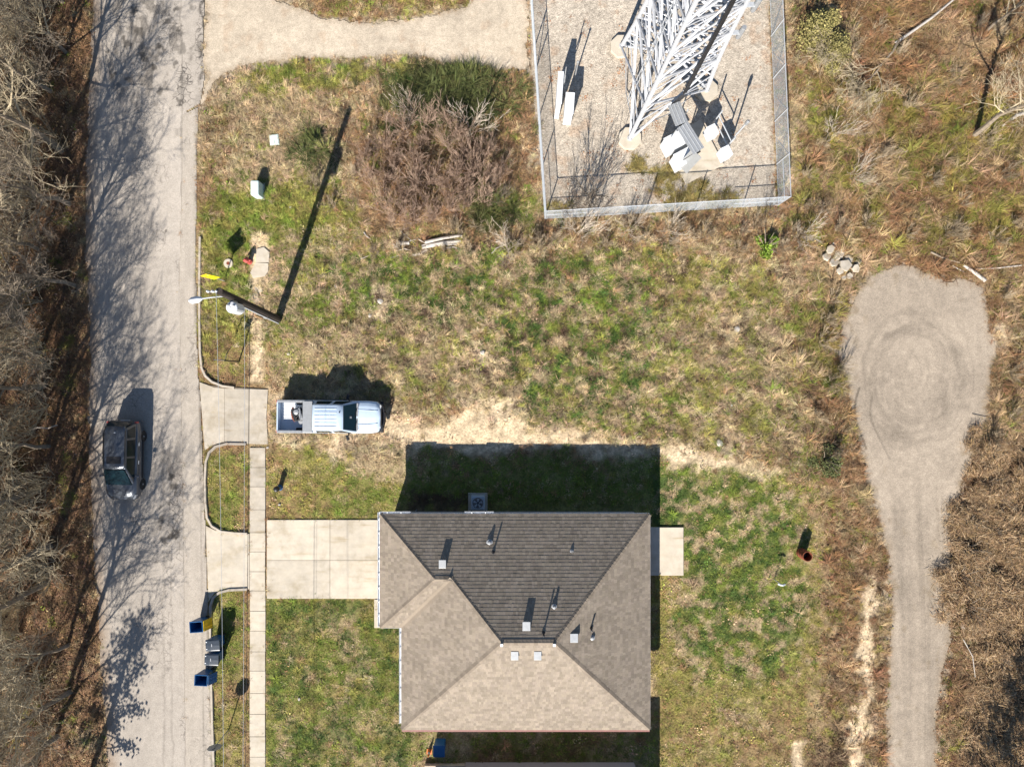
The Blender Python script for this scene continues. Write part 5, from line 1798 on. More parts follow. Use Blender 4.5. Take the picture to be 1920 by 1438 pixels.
def leafpile(name, n, spread, size, m, seed):
    r = random.Random(seed)
    mb = MB()
    for _ in range(n):
        x, y = r.gauss(0, spread * .5), r.gauss(0, spread * .5)
        s = size * r.uniform(.6, 1.3)
        a = r.uniform(0, 6.28)
        tx, ty = r.uniform(-.5, .5), r.uniform(-.5, .5)
        z = r.uniform(.005, .06)
        c, d = math.cos(a), math.sin(a)
        pts = [(-s, 0, 0), (0, -s * .5, .012), (s, 0, 0), (0, s * .5, .012)]
        vs = []
        for u, v, h in pts:
            X, Y = u * c - v * d, u * d + v * c
            vs.append((x + X, y + Y, max(.002, z + h + X * tx + Y * ty)))
        k = r.uniform(.6, 1.4)
        mb.add(vs, [(0, 1, 2, 3)], (k, k * r.uniform(.85, 1.05), k * r.uniform(.75, 1.05)))
    return bpy.data.objects.new(name, mb.mesh(name, m))


def coll(name, objs):
    c = bpy.data.collections.new(name)
    for o in objs:
        c.objects.link(o)
    return c


C_short = coll('short_tufts', [clump('short_tuft', 22, .05, .13, .15, .022, .9, M_blade, 1 + i, .3) for i in range(4)])
C_mid = coll('mid_tufts', [clump('mid_tuft', 36, .16, .46, .13, .026, .62, M_blade, 11 + i, .6, tone=(.55, 1.35)) for i in range(4)])
C_long = coll('long_tufts', [clump('long_tuft', 46, .35, .80, .12, .026, .85, M_blade, 21 + i, .75, 3, tone=(.6, 1.35)) for i in range(4)])
C_leaf = coll('leaf_piles', [leafpile('leaf_pile', 16, .35, .055, M_leafinst, 31 + i) for i in range(4)])


def scatter(name, pts, tint, scl, collection, label_kind='stuff', rot=None):
    n = len(pts)
    me = bpy.data.meshes.new(name)
    me.vertices.add(n)
    me.vertices.foreach_set('co', np.asarray(pts, np.float32).ravel())
    a = me.attributes.new('tint', 'FLOAT_COLOR', 'POINT')
    full = np.ones((n, 4), np.float32)
    full[:, :3] = tint
    a.data.foreach_set('color', full.ravel())
    a = me.attributes.new('scl', 'FLOAT', 'POINT')
    a.data.foreach_set('value', np.asarray(scl, np.float32))
    rz = rng.uniform(0, 2 * math.pi, n) if rot is None else rot
    rv = np.stack([rng.normal(0, .12, n), rng.normal(0, .12, n), rz], -1).astype(np.float32)
    a = me.attributes.new('rot', 'FLOAT_VECTOR', 'POINT')
    a.data.foreach_set('vector', rv.ravel())
    o = bpy.data.objects.new(name, me)
    COL.objects.link(o)
    o['kind'] = label_kind
    ng = bpy.data.node_groups.new(name + '_nodes', 'GeometryNodeTree')
    ng.interface.new_socket('Geometry', in_out='INPUT', socket_type='NodeSocketGeometry')
    ng.interface.new_socket('Geometry', in_out='OUTPUT', socket_type='NodeSocketGeometry')
    gi, go = ng.nodes.new('NodeGroupInput'), ng.nodes.new('NodeGroupOutput')
    ci = ng.nodes.new('GeometryNodeCollectionInfo')
    ci.inputs['Collection'].default_value = collection
    ci.inputs['Separate Children'].default_value = True
    ci.inputs['Reset Children'].default_value = True
    ip = ng.nodes.new('GeometryNodeInstanceOnPoints')
    ip.inputs['Pick Instance'].default_value = True

    def named(nm, ty):
        q = ng.nodes.new('GeometryNodeInputNamedAttribute')
        q.data_type = ty
        q.inputs['Name'].default_value = nm
        return [s for s in q.outputs if s.enabled][0]
    ng.links.new(gi.outputs[0], ip.inputs['Points'])
    ng.links.new(ci.outputs[0], ip.inputs['Instance'])
    er = ng.nodes.new('FunctionNodeEulerToRotation')
    ng.links.new(named('rot', 'FLOAT_VECTOR'), er.inputs[0])
    ng.links.new(er.outputs[0], ip.inputs['Rotation'])
    ng.links.new(named('scl', 'FLOAT'), ip.inputs['Scale'])
    ng.links.new(ip.outputs[0], go.inputs[0])
    md = o.modifiers.new('scatter', 'NODES')
    md.node_group = ng
    return o


def jitter(step):
    X = np.arange(-32.6, 32.6, step)
    Y = np.arange(-24.6, 24.6, step)
    A, B = np.meshgrid(X, Y, indexing='ij')
    A = A + rng.uniform(-.5, .5, A.shape) * step
    B = B + rng.uniform(-.5, .5, B.shape) * step
    return A.ravel() * PPM + 960, 719 - B.ravel() * PPM


def pick(Wc):
    c = np.cumsum(Wc, 0)
    u = rng.random(Wc.shape[1]) * c[-1]
    return (u[None] > c).sum(0).clip(0, Wc.shape[0] - 1)


TINT = np.array([(0.165, 0.215, 0.036), (0.275, 0.26, 0.068), (0.44, 0.335, 0.20), (0.29, 0.18, 0.095), (0.52, 0.41, 0.26), (0.12, 0.08, 0.05), (0.24, 0.15, 0.085), (0.066, 0.112, 0.024)])


def grow(name, step, cls_density, scl, collection, wild_w, edge=2.0, tintmul=1.0, thin=None):
    """points for one kind of clump: cls_density per class, wild_w = (on lawn, off lawn)"""
    px, py = jitter(step)
    fs = flat_sd(px, py)
    k = fs > -edge * rng.random(len(px)) * 2
    px, py, fs = px[k], py[k], fs[k]
    Wc = cover(px, py)
    lm = lawn_mask(px, py)
    d = np.einsum('k,kn->n', np.array(cls_density), Wc) * (wild_w[0] * lm + wild_w[1] * (1 - lm))
    d = d * (0.45 + 1.1 * sstep(.3, .65, fbm(px / 16, py / 16, 200)))
    if thin is not None:
        d = d * thin(px, py)
    k = rng.random(len(px)) < d
    px, py, fs, Wc = px[k], py[k], fs[k], Wc[:, k]
    c = pick(Wc)
    jump = rng.random(len(c)) < .16
    c = np.where(jump & (c < 4), rng.integers(0, 4, len(c)), c)
    t = TINT[c] * tintmul
    rt = sstep(1470, 1560, px)[:, None]
    t = t * (1 - .26 * rt * np.array([.75, 1.0, 1.15])[None])
    n = len(px)
    v = rng.uniform(.62, 1.45, n) * (0.55 + 0.9 * fbm(px / 18, py / 18, 210, 3))
    t = t * v[:, None] * rng.uniform(.92, 1.08, (n, 3))
    z = relief(px, py, fs)
    pts = np.stack([(px - 960) / PPM, (719 - py) / PPM, z - .01], -1)
    s = rng.uniform(scl[0], scl[1], n)
    s = s * (0.55 + 0.45 * sstep(-2, 14, fs))
    rot = 0.9 + rng.normal(0, 1.0, n) + 2.4 * (fbm(px / 120, py / 120, 220) - .5)
    scatter(name, pts, t, s, collection, rot=rot)
    return n


#            GREEN OLIVE STRAW BROWN SAND SOIL LITTER DEEP
cnt = []
cnt.append(grow('lawn_grass', 0.125, (.95, .8, .55, .4, .015, .25, .2, .95), (.65, 1.25), C_short, (1.0, .45)))
cnt.append(grow('meadow_grass', 0.18, (.95, .9, .9, .8, .015, .45, .22, .95), (.45, 1.08), C_mid, (.05, .85)))
cnt.append(grow('dry_grass', 0.33, (.15, .28, .55, .55, .0, .3, .10, .3), (.4, .92), C_long, (.0, .8), 0))
cnt.append(grow('tall_dry_grass', 0.36, (.2, .5, .9, .9, .0, .6, .35, .2), (.7, 1.35), C_long, (.0, .8), 0, thin=lambda px, py: sstep(1480, 1560, px) * (1 - .8 * sstep(820, 900, py)) + .5 * sstep(1430, 1480, px) * sstep(540, 600, py) * (py < 900)))
cnt.append(grow('dead_leaves', 0.24, (.04, .06, .12, .35, .05, .45, .95, .1), (.7, 1.3), C_leaf, (.35, 1.0), 5))
# a few leaves blown over the compound gravel
px = rng.uniform(1000, 1455, 1500)
py = rng.uniform(-40, 405, 1500)
k = (sdist(px, py, PAD) < 0) & (rng.random(1500) < sstep(.45, .75, fbm(px / 20, py / 20, 180)) * .5 + .5 * sstep(1430, 1455, px))
px, py = px[k], py[k]
scatter('blown_leaves', np.stack([(px - 960) / PPM, (719 - py) / PPM, np.full(len(px), .012)], -1), np.tile(np.array([(.36, .17, .075)]), (len(px), 1)) * rng.uniform(.6, 1.2, (len(px), 1)), rng.uniform(.35, .8, len(px)), C_leaf)
n = 420
tx = np.concatenate([rng.normal(845, 52, 330), rng.normal(585, 22, 40), rng.normal(925, 25, 50)])
ty = np.concatenate([rng.normal(180, 26, 330), rng.normal(285, 14, 40), rng.normal(395, 18, 50)])
k = (flat_sd(tx, ty) > 3)
tx, ty = tx[k], ty[k]
n = len(tx)
scatter('tall_weeds', np.stack([(tx - 960) / PPM, (719 - ty) / PPM, np.full(n, -.03)], -1), np.array([(.085, .095, .032)]) * rng.uniform(.6, 1.5, (n, 1)) * rng.uniform(.9, 1.1, (n, 3)), rng.uniform(.9, 1.7, n), C_long)
wp = []
for cx, cy, sx, sy, n in ((1275, 378, 26, 12, 75), (1345, 372, 22, 11, 38), (1050, 398, 16, 8, 24), (1195, 310, 9, 9, 26), (1250, 330, 14, 14, 40), (1300, 352, 16, 10, 24)):
    wp += [(rng.normal(cx, sx), rng.normal(cy, sy)) for _ in range(n)]
wp = np.array([q for q in wp if q[1] < 405])
n = len(wp)
scatter('weeds', np.stack([(wp[:, 0] - 960) / PPM, (719 - wp[:, 1]) / PPM, np.full(n, .0)], -1), np.array([(.30, .24, .085)]) * rng.uniform(.6, 1.25, (n, 1)) * rng.uniform(.92, 1.08, (n, 3)), rng.uniform(.5, 1.1, n), C_mid)



# ------------------------------------------------------------------ trees and shrubs
def branchy(r, mb, p, d, L, rad, lvl, spec):
    """grow one limb and its children into mb"""
    nseg = 3 if lvl < 2 else 2
    pts, rads = [Vector(p)], [rad]
    q, dd = Vector(p), Vector(d).normalized()
    for s in range(nseg):
        wb = spec.get('wob', .14)
        dd = (dd + Vector((r.gauss(0, wb), r.gauss(0, wb), r.gauss(0.05, wb * .8)))).normalized()
        q = q + dd * (L / nseg)
        pts.append(q.copy())
        rads.append(rad * (1 - .75 * (s + 1) / nseg) + .002)
    mb.tube(pts, rads, 5 if lvl < 1 else 3, False)
    if lvl >= spec['depth']:
        return
    n = spec['n'][lvl]
    for i in range(n):
        t = .25 + .75 * (i + r.random()) / n
        k = min(nseg - 1, int(t * nseg))
        f = t * nseg - k
        b = pts[k].lerp(pts[k + 1], min(1, f))
        ax = (pts[k + 1] - pts[k]).normalized()
        o = ax.orthogonal().normalized()
        o.rotate(Matrix.Rotation(r.uniform(0, 6.283), 3, ax))
        nd = (ax * r.uniform(.6, 1.0) + o * r.uniform(.5, .95) * spec.get('fork', 1.0) + Vector((0, 0, spec.get('lift', .15)))).normalized()
        branchy(r, mb, b, nd, L * r.uniform(.42, .68) * (1.1 - .3 * t), max(spec['min'], rad * .5 * (1 - .5 * t)), lvl + 1, spec)


def bare_tree_meshes(seed, hgt, spread):
    r = random.Random(seed)
    tk, cr = MB(), MB()
    pts, rads = [Vector((0, 0, -.2))], [.16 * hgt / 9]
    q = Vector((0, 0, 0))
    n = 7
    for k in range(1, n + 1):
        q = Vector((q.x + r.gauss(0, .14), q.y + r.gauss(0, .14), hgt * .9 * k / n))
        pts.append(q.copy())
        rads.append(.15 * hgt / 9 * (1 - .82 * k / n))
    tk.tube(pts, rads, 7)
    spec = dict(depth=3, n=(8, 6, 3), min=.008, lift=.18, wob=.11)
    m = 13
    for i in range(m):
        t = .28 + .70 * (i + r.random() * .6) / m
        k = min(n - 1, int(t * n))
        b = pts[k].lerp(pts[k + 1], t * n - k)
        a = i * 2.4 + r.uniform(-.5, .5)
        d = Vector((math.cos(a), math.sin(a), r.uniform(.5, 1.5)))
        branchy(r, cr, b, d, spread * r.uniform(.8, 1.35) * (1.2 - .5 * t), .050 * (1.2 - .6 * t), 0, spec)
    return tk, cr


tree_protos = []
for i, (hh, sp) in enumerate(((9.0, 3.2), (8.2, 2.8), (10.0, 3.4), (6.6, 2.6))):
    tk, cr = bare_tree_meshes(100 + i, hh, sp)
    tree_protos.append((tk.mesh('trunk', M_bark), cr.mesh('crown', M_twig if i != 1 else M_bark)))


def tree(name, kind, loc, rz, s, label, cat='tree', group=None, tilt=None):
    t = thing(name, label, cat, loc, rz, group)
    if tilt:
        t.rotation_euler = tilt
    t.scale = (s, s, s)
    for nm, me in zip(('trunk', 'crown'), tree_protos[kind]):
        o = bpy.data.objects.new(nm, me)
        COL.objects.link(o)
        o.parent = t
    return t


rnd.seed(41)
WOODS = []
ypx = -90
while ypx < 1420:
    WOODS.append((rnd.uniform(60, 142), ypx + rnd.uniform(-20, 20)))
    if rnd.random() < .62:
        WOODS.append((rnd.uniform(-70, 40), ypx + rnd.uniform(-30, 30)))
    ypx += 92
WOODS.sort(key=lambda q: q[1])
for i, (x, y) in enumerate(WOODS):
    kind = (0, 2, 1, 2, 3, 0, 1)[i % 7]
    p = P(x, y)
    edge = 'at the street edge' if x > 50 else 'back from the street'
    tree('bare_tree', kind, (p.x, p.y, -.05), rnd.uniform(0, 6.28), (rnd.uniform(.95, 1.22) if x > 50 else rnd.uniform(.7, .95)), f'leafless woodland tree {edge}, {ORD[i]} from the top', group='bare trees in the woods left of the street')

# twiggy shrubs: a fan of stems
def fan_shrub(seed, n, hgt, spread, m, lean=(0, 0), twig=.010, kids=(5, 3)):
    r = random.Random(seed)
    mb = MB()
    for i in range(n):
        a = r.uniform(0, 6.283)
        b = Vector((r.gauss(0, .12), r.gauss(0, .12), -.05))
        d = Vector((math.cos(a) * r.uniform(.1, spread) + lean[0], math.sin(a) * r.uniform(.1, spread) + lean[1], 1))
        branchy(r, mb, b, d, hgt * r.uniform(.6, 1.1), .017, 1, dict(depth=3, n=(0, kids[0], kids[1]), min=twig, lift=.30, wob=.055, fork=.62))
    return mb.mesh('shrub', m)


SH_red = [fan_shrub(300 + i, 17, 2.1, .8, M_twigred, twig=.009, kids=(6, 3)) for i in range(3)]
SH_tan = [fan_shrub(310 + i, 14, 1.2, 1.0, M_tan, twig=.008) for i in range(3)]
SH_pale = [fan_shrub(320 + i, 11, 1.9, 1.1, M_twigwhite, twig=.009) for i in range(2)]
SH_dark = [fan_shrub(330 + i, 11, 2.0, .8, M_darktwig, twig=.008) for i in range(2)]


def put(name, me, x, y, s, label, cat, group=None, z=-.03, rz=None, sz=None):
    o = bpy.data.objects.new(name, me)
    COL.objects.link(o)
    p = P(x, y)
    o.location = (p.x, p.y, z)
    o.rotation_euler = (0, 0, rnd.uniform(0, 6.28) if rz is None else rz)
    o.scale = (s, s, sz or s)
    return tag(o, label, cat, group)


rnd.seed(17)
th = []
while len(th) < 30:
    x, y = rnd.uniform(640, 950), rnd.uniform(200, 425)
    if ((x - 812) / 128) ** 2 + ((y - 325) / 100) ** 2 < 1 and all(math.hypot(x - a, y - b) > 30 for a, b in th):
        th.append((x, y))
th.sort()
for i, (x, y) in enumerate(th):
    put('bare_shrub', SH_red[i % 3], x, y, rnd.uniform(.6, .92), f'reddish leafless shrub of the round thicket left of the tower compound, {ORD[i]} from the left', 'shrub', 'shrubs of the reddish thicket')
for x, y, s, lb in ((885, 245, 1.15, 'pale bleached bare shrub at the upper right of the reddish thicket'), (770, 215, .8, 'pale bare shrub at the top of the reddish thicket'), (955, 470, .9, 'pale bare shrub between the log pile and the compound'),
                    (1085, 440, 1.1, 'large pale bare shrub just below the compound fence'), (1180, 430, .8, 'pale bare shrub below the middle of the lower compound fence'), (1255, 432, .8, 'pale bare shrub below the fence, in front of the white cabinets'),
                    (1500, 440, .9, 'pale bare shrub below the right corner of the compound'), (1560, 250, .8, 'pale bare shrub on the rough ground right of the compound'), (1600, 330, .7, 'small pale bare shrub above the heap of broken concrete')):
    put('bare_shrub', SH_pale[0 if s > .8 else 1], x, y, s, lb, 'shrub')
for x, y, s, lb in ((1105, 372, 1.5, 'dark wispy leafless shrub growing inside the lower left corner of the compound'), (1070, 388, 1.1, 'thin dark shrub against the lower left fence of the compound'), (1345, 395, .6, 'low dark shrub outside the lower compound fence'), (1440, 400, .7, 'dark shrub outside the lower right corner of the compound'),
                    (940, 370, .8, 'dark leafless shrub at the right edge of the reddish thicket')):
    put('bare_shrub', SH_dark[0 if s > .75 else 1], x, y, s, lb, 'shrub')
tans = [(1040, 452), (1130, 462), (1210, 452), (1320, 440), (1390, 432), (880, 472), (920, 440), (1540, 395), (1620, 420), (1700, 440), (1780, 430), (1860, 450), (1560, 560), (1540, 640), (1555, 720), (1545, 600), (1575, 690), (1530, 780), (1560, 840),
        (1650, 300), (1740, 340), (1800, 380), (1880, 330), (1700, 200), (1780, 150), (1640, 60), (1900, 420), (1590, 180), (1510, 330), (1880, 560), (1895, 700), (1890, 780), (1860, 820), (700, 250), (670, 330), (590, 350), (620, 390)]
for k in range(24):
    tans.append((rnd.uniform(650, 1500), rnd.uniform(422, 478)))
for k in range(14):
    tans.append((rnd.uniform(1500, 1910), rnd.uniform(20, 460)))
tans.sort()
for i, (x, y) in enumerate(tans):
    put('dry_shrub', SH_tan[i % 3], x, y, rnd.uniform(.5, .85), f'low tan leafless shrub in the rough grass, {ORD[i]} from the left', 'shrub', 'low tan shrubs in the rough grass')
UW = [fan_shrub(340 + i, 11, 2.7, .95, M_twig if i else M_bark, kids=(6, 4), twig=.011) for i in range(4)]
wd = []
yy = -50
while yy < 1440:
    for x0 in (-30, 25, 80):
        wd.append((x0 + rnd.uniform(-22, 26), yy + rnd.uniform(-16, 16)))
    yy += 62
wd.sort(key=lambda q: q[1])
for i, (x, y) in enumerate(wd):
    row = 'front' if x > 58 else ('middle' if x > 2 else 'back')
    k = [q for q in wd if ('front' if q[0] > 58 else ('middle' if q[0] > 2 else 'back')) == row].index((x, y))
    put('woodland_shrub', UW[i % 4], x, y, rnd.uniform(.75, 1.15), f'bare twiggy undergrowth in the {row} row of the woods, {ORD[k]} from the top', 'shrub', 'undergrowth beneath the woodland')


# leafy bushes: many small leaf faces in clumps
def leaf_bush(seed, n, rx, ry, rz, size, cols, clumps=9, flat=.3):
    r = random.Random(seed)
    mb = MB()
    cl = []
    for _ in range(clumps):
        a, q = r.uniform(0, 6.283), math.sqrt(r.random())
        cl.append((q * rx * .8 * math.cos(a), q * ry * .8 * math.sin(a), r.uniform(.25, 1) * rz * (1 - .45 * q), r.uniform(.25, .5), r.uniform(.82, 1.15)))
    for _ in range(n):
        cx, cy, cz, cr, ck = r.choice(cl)
        v = Vector((r.gauss(0, 1), r.gauss(0, 1), r.gauss(0, .8))).normalized() * cr * r.uniform(.5, 1.1) * (rx + ry) / 2
        p = Vector((cx, cy, max(.05, cz))) + v
        if p.z < .02:
            p.z = r.uniform(.02, .3)
        s = size * r.uniform(.6, 1.4)
        u = Vector((r.gauss(0, 1), r.gauss(0, 1), r.gauss(0, .5))).normalized()
        w_ = u.cross(Vector((r.gauss(0, .5), r.gauss(0, .5), 1))).normalized() * .55
        c = r.choice(cols)
        k = ck * r.uniform(.7, 1.3)
        mb.add([p - u * s, p - w_ * s, p + u * s, p + w_ * s], [(0, 1, 2, 3)], tuple(x * k for x in c))
    return mb.mesh('leaves', M_leaf)


def stems_mesh(seed, n, rx, hgt, m):
    r = random.Random(seed)
    mb = MB()
    for _ in range(n):
        a, q = r.uniform(0, 6.283), r.random()
        mb.tube([(0, 0, -.1), (q * rx * .5 * math.cos(a), q * rx * .5 * math.sin(a), hgt * .5), (q * rx * math.cos(a), q * rx * math.sin(a), hgt * .9)], [.04, .025, .01], 4, False)
    return mb.mesh('stems', m)


def bush(name, leaves, stems, x, y, s, label, cat='bush', group=None, rz=None):
    p = P(x, y)
    t = thing(name, label, cat, (p.x, p.y, 0), rnd.uniform(0, 6.28) if rz is None else rz, group)
    t.scale = (s, s, s)
    for nm, me in (('stems', stems), ('foliage', leaves)):
        o = bpy.data.objects.new(nm, me)
        COL.objects.link(o)
        o.parent = t
    return t


def brush_mesh(seed, n, rx, h, cols, clumps=22):
    r = random.Random(seed)
    mb = MB()
    cl = []
    for _ in range(clumps):
        a, q = r.uniform(0, 6.283), math.sqrt(r.random()) * rx
        cl.append((q * math.cos(a), q * math.sin(a), h * (1 - .75 * (q / rx) ** 2) * r.uniform(.55, 1.05), r.gauss(.7, .8), r.uniform(.8, 1.2)))
    for _ in range(n):
        cx, cy, cz, cd, ck = r.choice(cl)
        p = Vector((cx + r.gauss(0, .26), cy + r.gauss(0, .26), max(.05, cz + r.gauss(0, .12))))
        a = cd + r.gauss(0, .75)
        d = Vector((math.cos(a), math.sin(a), r.gauss(.25, .35))).normalized()
        L = r.uniform(.18, .52)
        w_ = d.cross(Vector((r.gauss(0, .4), r.gauss(0, .4), 1))).normalized() * r.uniform(.007, .017)
        c = r.choice(cols)
        k = ck * r.uniform(.75, 1.25)
        e = p + d * L + Vector((0, 0, -.1 * L))
        m_ = p + d * L * .5
        mb.add([p - w_, p + w_, m_ + w_ * .8, m_ - w_ * .8, e], [(0, 1, 2, 3), (3, 2, 4)], tuple(x * k for x in c))
    return mb.mesh('brush', M_leaf)


ST = stems_mesh(1, 14, 1.0, 1.2, M_bark)
BRC = [(.30, .19, .105), (.36, .245, .14), (.24, .145, .08), (.42, .31, .19), (.30, .20, .09)]
LB_brown = [brush_mesh(450 + i, 3600, 1.7, .8, BRC) for i in range(3)]
LB_olive = leaf_bush(410, 5200, 1.5, 1.4, 1.5, .055, [(.27, .235, .085), (.33, .28, .11), (.20, .18, .06)], 18)
LB_lime = leaf_bush(430, 900, .75, .6, .7, .085, [(.17, .26, .025), (.12, .20, .02), (.24, .32, .06)], 10)
LB_green = leaf_bush(440, 2600, 1.1, 1.0, .7, .055, [(.10, .115, .04), (.15, .16, .06), (.075, .09, .035)], 10)
bush('lime_bush', LB_lime, ST, 1434, 462, 1.05, 'bright lime green bush below the right corner of the compound')
bush('mossy_bush', LB_olive, ST, 1522, 70, 1.0, 'olive yellow bushy evergreen outside the upper right compound fence')
bush('mossy_bush', LB_olive, ST, 1556, 108, .85, 'smaller olive yellow bush just below the larger one outside the right fence')
bush('evergreen_bush', LB_green, ST, 1545, 862, .95, 'dark green bush at the left edge of the turning circle')
br = []
yy = 850
while yy < 1470:
    x0 = 1850 if yy < 900 else (1815 if yy < 960 else (1795 if yy < 1160 else 1850))
    x = x0 + rnd.uniform(0, 22)
    while x < 1990:
        br.append((x, yy + rnd.uniform(-16, 16)))
        x += rnd.uniform(44, 70)
    yy += 46
br.sort(key=lambda q: (q[1]))
for i, (x, y) in enumerate(br[:49]):
    bush('brown_bush', LB_brown[i % 3], ST, x, y, rnd.uniform(.5, 1.0), f'brown dry-leaved bush right of the gravel track, {ORD[i]} from the top', 'bush', 'brown bushes along the right edge')

# evergreens whose shadows fall into the picture
def evergreen(label, x, y, hgt, rad, seed):
    p = Vector(((x - 960) / PPM, (719 - y) / PPM, 0))
    t = thing('evergreen_tree', label, 'tree', p)
    MB().tube([(0, 0, -.2), (.1, .05, hgt * .5), (0, .1, hgt)], [.2, .14, .03], 8).build('trunk', M_bark, t)
    r = random.Random(seed)
    mb = MB()
    for i in range(38):
        z = hgt * (.3 + .68 * i / 38)
        a = i * 2.4
        L = rad * (1.1 - .85 * (z / hgt)) * r.uniform(.7, 1.2)
        mb.tube([(0, 0, z), (math.cos(a) * L * .6, math.sin(a) * L * .6, z + .15), (math.cos(a) * L, math.sin(a) * L, z + .05)], [.035, .02, .008], 4, False)
        for _ in range(70):
            q = r.uniform(.3, 1.05) * L
            c = Vector((math.cos(a) * q + r.gauss(0, .2), math.sin(a) * q + r.gauss(0, .2), z + r.gauss(.08, .14)))
            s = r.uniform(.06, .14)
            u = Vector((r.gauss(0, 1), r.gauss(0, 1), r.gauss(0, .4))).normalized()
            w_ = u.cross(Vector((r.gauss(0, .5), r.gauss(0, .5), 1))).normalized() * .6
            k = r.uniform(.7, 1.3)
            mb.add([c - u * s, c - w_ * s, c + u * s, c + w_ * s], [(0, 1, 2, 3)], (.05 * k, .075 * k, .025 * k))
    me = mb.mesh('crown', M_leaf)
    o = bpy.data.objects.new('crown', me)
    COL.objects.link(o)
    o.parent = t
    return t


evergreen('leafy evergreen beyond the lower left corner, its dense shadow lies on the street', 150, 1512, 8.5, 2.6, 5)
evergreen('leafy evergreen beyond the lower right corner, its shadow darkens the brown bushes', 1815, 1545, 9.5, 2.4, 6)

# standing dead tree and fallen timber on the right
tree('dead_tree', 2, (P(1822, 258).x, P(1822, 258).y, 0), 1.0, .95, 'tall leafless tree leaning out of the right edge, its long shadow beside it')
tree('bare_tree', 3, (P(1850, 60).x, P(1850, 60).y, 0), 2.2, .8, 'small leafless tree in the upper right corner')
tree('fallen_tree', 3, (*P(1678, 84)[:2], .25), 0, .75, 'fallen bleached tree lying at the top right of the photo', tilt=(R(86), 0, R(-38)))
tree('fallen_tree', 3, (*P(1610, 40)[:2], .2), 0, .6, 'fallen bare tree behind the olive bush at the top edge', tilt=(R(84), 0, R(-44)))


def log(label, pts, r0, r1, m=M_birch, name='fallen_log', cat='log', group=None):
    q = [P(x, y) + Vector((0, 0, z)) for x, y, z in pts]
    n = len(q)
    o = MB().tube(q, [r0 + (r1 - r0) * i / (n - 1) for i in range(n)], 8).build(name, m)
    return tag(o, label, cat, group)


G = 'pale logs of the pile below the thicket'
log('topmost long pale log of the pile below the thicket', [(798, 456, .25), (830, 449, .28), (866, 443, .25)], .10, .07, group=G)
log('second pale log of the pile, lying under the topmost', [(800, 462, .12), (832, 456, .14), (864, 453, .12)], .12, .09, group=G)
log('lowest pale log of the pile, slightly turned', [(792, 465, .1), (822, 460, .1), (858, 458, .08)], .09, .07, group=G)
log('short pale log lying apart at the left of the pile', [(744, 458, .1), (768, 456, .1)], .12, .11, group=G)
log('thin crooked branch left of the log pile', [(732, 484, .05), (756, 478, .08), (770, 474, .05)], .035, .02)
sticks = []
for _ in range(15):
    sticks.append((rnd.uniform(650, 1010), rnd.uniform(440, 482), rnd.gauss(0, .5), rnd.uniform(14, 40)))
sticks.sort()
for i, (x, y, a, L) in enumerate(sticks):
    dx, dy = math.cos(a) * L / 2, math.sin(a) * L / 2
    log(f'pale broken stick strewn around the log pile, {ORD[i]} from the left', [(x - dx, y - dy, .10), (x + rnd.gauss(0, 2), y + rnd.gauss(0, 2), .14), (x + dx, y + dy, .10)], rnd.uniform(.025, .05), .015, M_birch if i % 2 else M_twigwhite, 'broken_stick', 'stick', 'broken sticks below the thicket')
for i, (x, y, a, lb) in enumerate(((782, 477, .2, 'curled strip of pale wood below the log pile'), (792, 474, .5, 'broad split piece of pale wood below the log pile'))):
    q = P(x, y)
    o = MB().loft([(-.3, [(.03, 0), (.05, .05), (0, .08)]), (0, [(.12, 0), (.14, .06), (0, .12)]), (.35, [(.08, 0), (.1, .05), (0, .1)])]).build('split_wood', M_twigwhite, fix=True)
    o.location = (q.x, q.y, .02)
    o.rotation_euler = (0, 0, a)
    tag(o, lb, 'wood')
log('long bleached log lying at the upper right edge of the turning circle', [(1804, 498, .12), (1822, 510, .14), (1845, 527, .1)], .08, .11)
log('slender fallen branch above the turning circle', [(1743, 473, .1), (1765, 484, .12), (1800, 494, .1)], .06, .045, M_bark)
log('short pale stick beside the long log above the turning circle', [(1784, 499, .08), (1806, 510, .06)], .04, .03)
log('pale fallen branch reaching in from the right edge above the turning circle', [(1828, 505, .1), (1870, 503, .12), (1940, 495, .1)], .05, .04)
log('bleached trunk lying at the right edge below the standing dead tree', [(1872, 240, .2), (1900, 220, .25), (1950, 205, .2)], .11, .08)
log('thin fallen trunk below the bleached trunk at the right edge', [(1852, 250, .15), (1890, 226, .2), (1950, 196, .2)], .06, .05)
log('long pale fallen branch leaning across the grass at the top right', [(1675, 85, .2), (1740, 40, .35), (1800, -10, .3)], .09, .05)
log('thin pale branch at the right rim of the turning circle', [(1822, 777, .06), (1850, 785, .1), (1870, 790, .1)], .018, .012, M_bark)
log('grey broken branch lying in the woods beside the dark car', [(66, 805, .4), (84, 800, .6), (100, 802, .5), (116, 796, .4)], .05, .03, M_twigwhite)
log('pale thin branch in the brown bushes by the track', [(1800, 1195, .3), (1815, 1225, .4), (1822, 1265, .3)], .03, .02)

# stones
def stone(label, x, y, s, seed, m=M_conc, group=None, flat=.5):
    r = random.Random(seed)
    bm = bmesh.new()
    bmesh.ops.create_icosphere(bm, subdivisions=2, radius=1)
    for v in bm.verts:
        k = 1 + r.uniform(-.16, .16)
        v.co = Vector((v.co.x * k, v.co.y * k * .8, v.co.z * k * flat)) * s
    me = bpy.data.meshes.new('stone')
    bm.to_mesh(me)
    bm.free()
    me.materials.append(m)
    o = bpy.data.objects.new('stone', me)
    COL.objects.link(o)
    p = P(x, y)
    o.location = (p.x, p.y, s * flat * .5)
    o.rotation_euler = (0, 0, r.uniform(0, 6))
    return tag(o, label, 'stone', group)


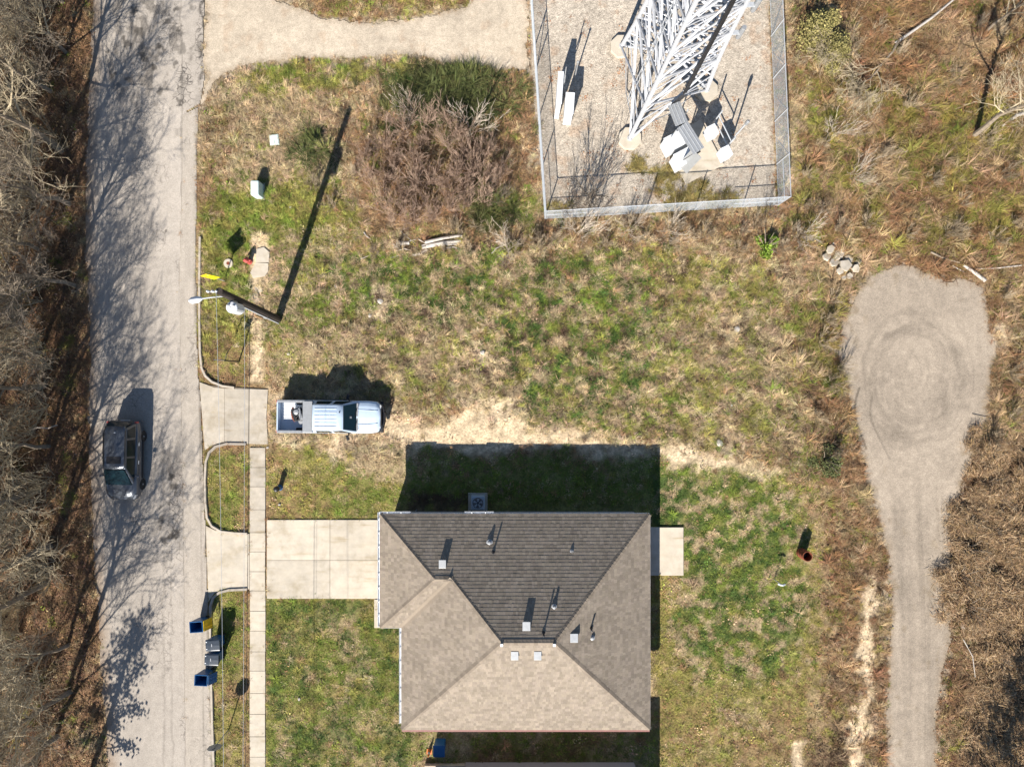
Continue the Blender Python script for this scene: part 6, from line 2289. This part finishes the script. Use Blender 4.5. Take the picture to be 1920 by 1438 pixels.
for i, (x, y, s, lb) in enumerate(((1381, 617, .26, 'white stone alone in the field right of the middle'), (905, 661, .2, 'pale stone in the grass above the sandy patch'), (630, 537, .17, 'pale stone in the grass right of the utility pole'),
                                   (694, 592, .16, 'small pale stone below and right of the long pole shadow'), (713, 565, .24, 'pale stone in the bare spot right of the pole'), (541, 664, .13, 'small white stone in the verge above the truck'),
                                   (1372, 760, .12, 'small white stone in the lower field'), (1448, 483, .1, 'tiny pale stone near the lime bush'), (502, 839, .11, 'small white stone at the corner of the upper driveway'), (524, 946, .1, 'small white stone below the blue pedestal'),
                                   (545, 400 - 11, .1, 'small white stone in the grass below the mint cabinet'), (1887, 572, .14, 'white stone in the weeds right of the turning circle'), (1806, 1172, .3, 'white boulder among the brown bushes beside the track'),
                                   (561, 1310, .12, 'pale stone in the front lawn near the pavement'), (1348, 830, .3, 'white chunk of rubble above the back lawn'))):
    stone(lb, x, y, s * .8, 500 + i, M_birch if i != 6 else M_white)
# broken concrete heap
k = 0
rub = [(1553, 470, .42), (1572, 478, .55), (1590, 486, .45), (1562, 492, .5), (1582, 500, .52), (1600, 504, .34), (1570, 510, .36), (1548, 482, .3), (1592, 518, .24), (1580, 522, .2), (1560, 462, .3), (1607, 492, .25)]
for i, (x, y, s) in enumerate(sorted(rub)):
    r = random.Random(600 + i)
    s = s * r.uniform(.75, 1.3)
    n = r.randint(5, 7)
    poly = [(s * r.uniform(.75, 1.1) * math.cos(2 * math.pi * q / n), s * r.uniform(.6, 1) * math.sin(2 * math.pi * q / n)) for q in range(n)]
    o = MB().prism(poly, -.08, .09).build('concrete_chunk', M_conc_old if i % 4 == 3 else M_conc, bevel=.015)
    p = P(x, y)
    o.location = (p.x, p.y, .10 + (.16 if i % 3 == 1 else 0))
    o.rotation_euler = (r.uniform(-.25, .25), r.uniform(-.25, .25), r.uniform(0, 6))
    o.scale = (.8, .8, .9)
    tag(o, f'slab of broken concrete in the rubble heap by the turning circle, {ORD[i]} from the left', 'concrete slab', 'broken concrete in the heap')
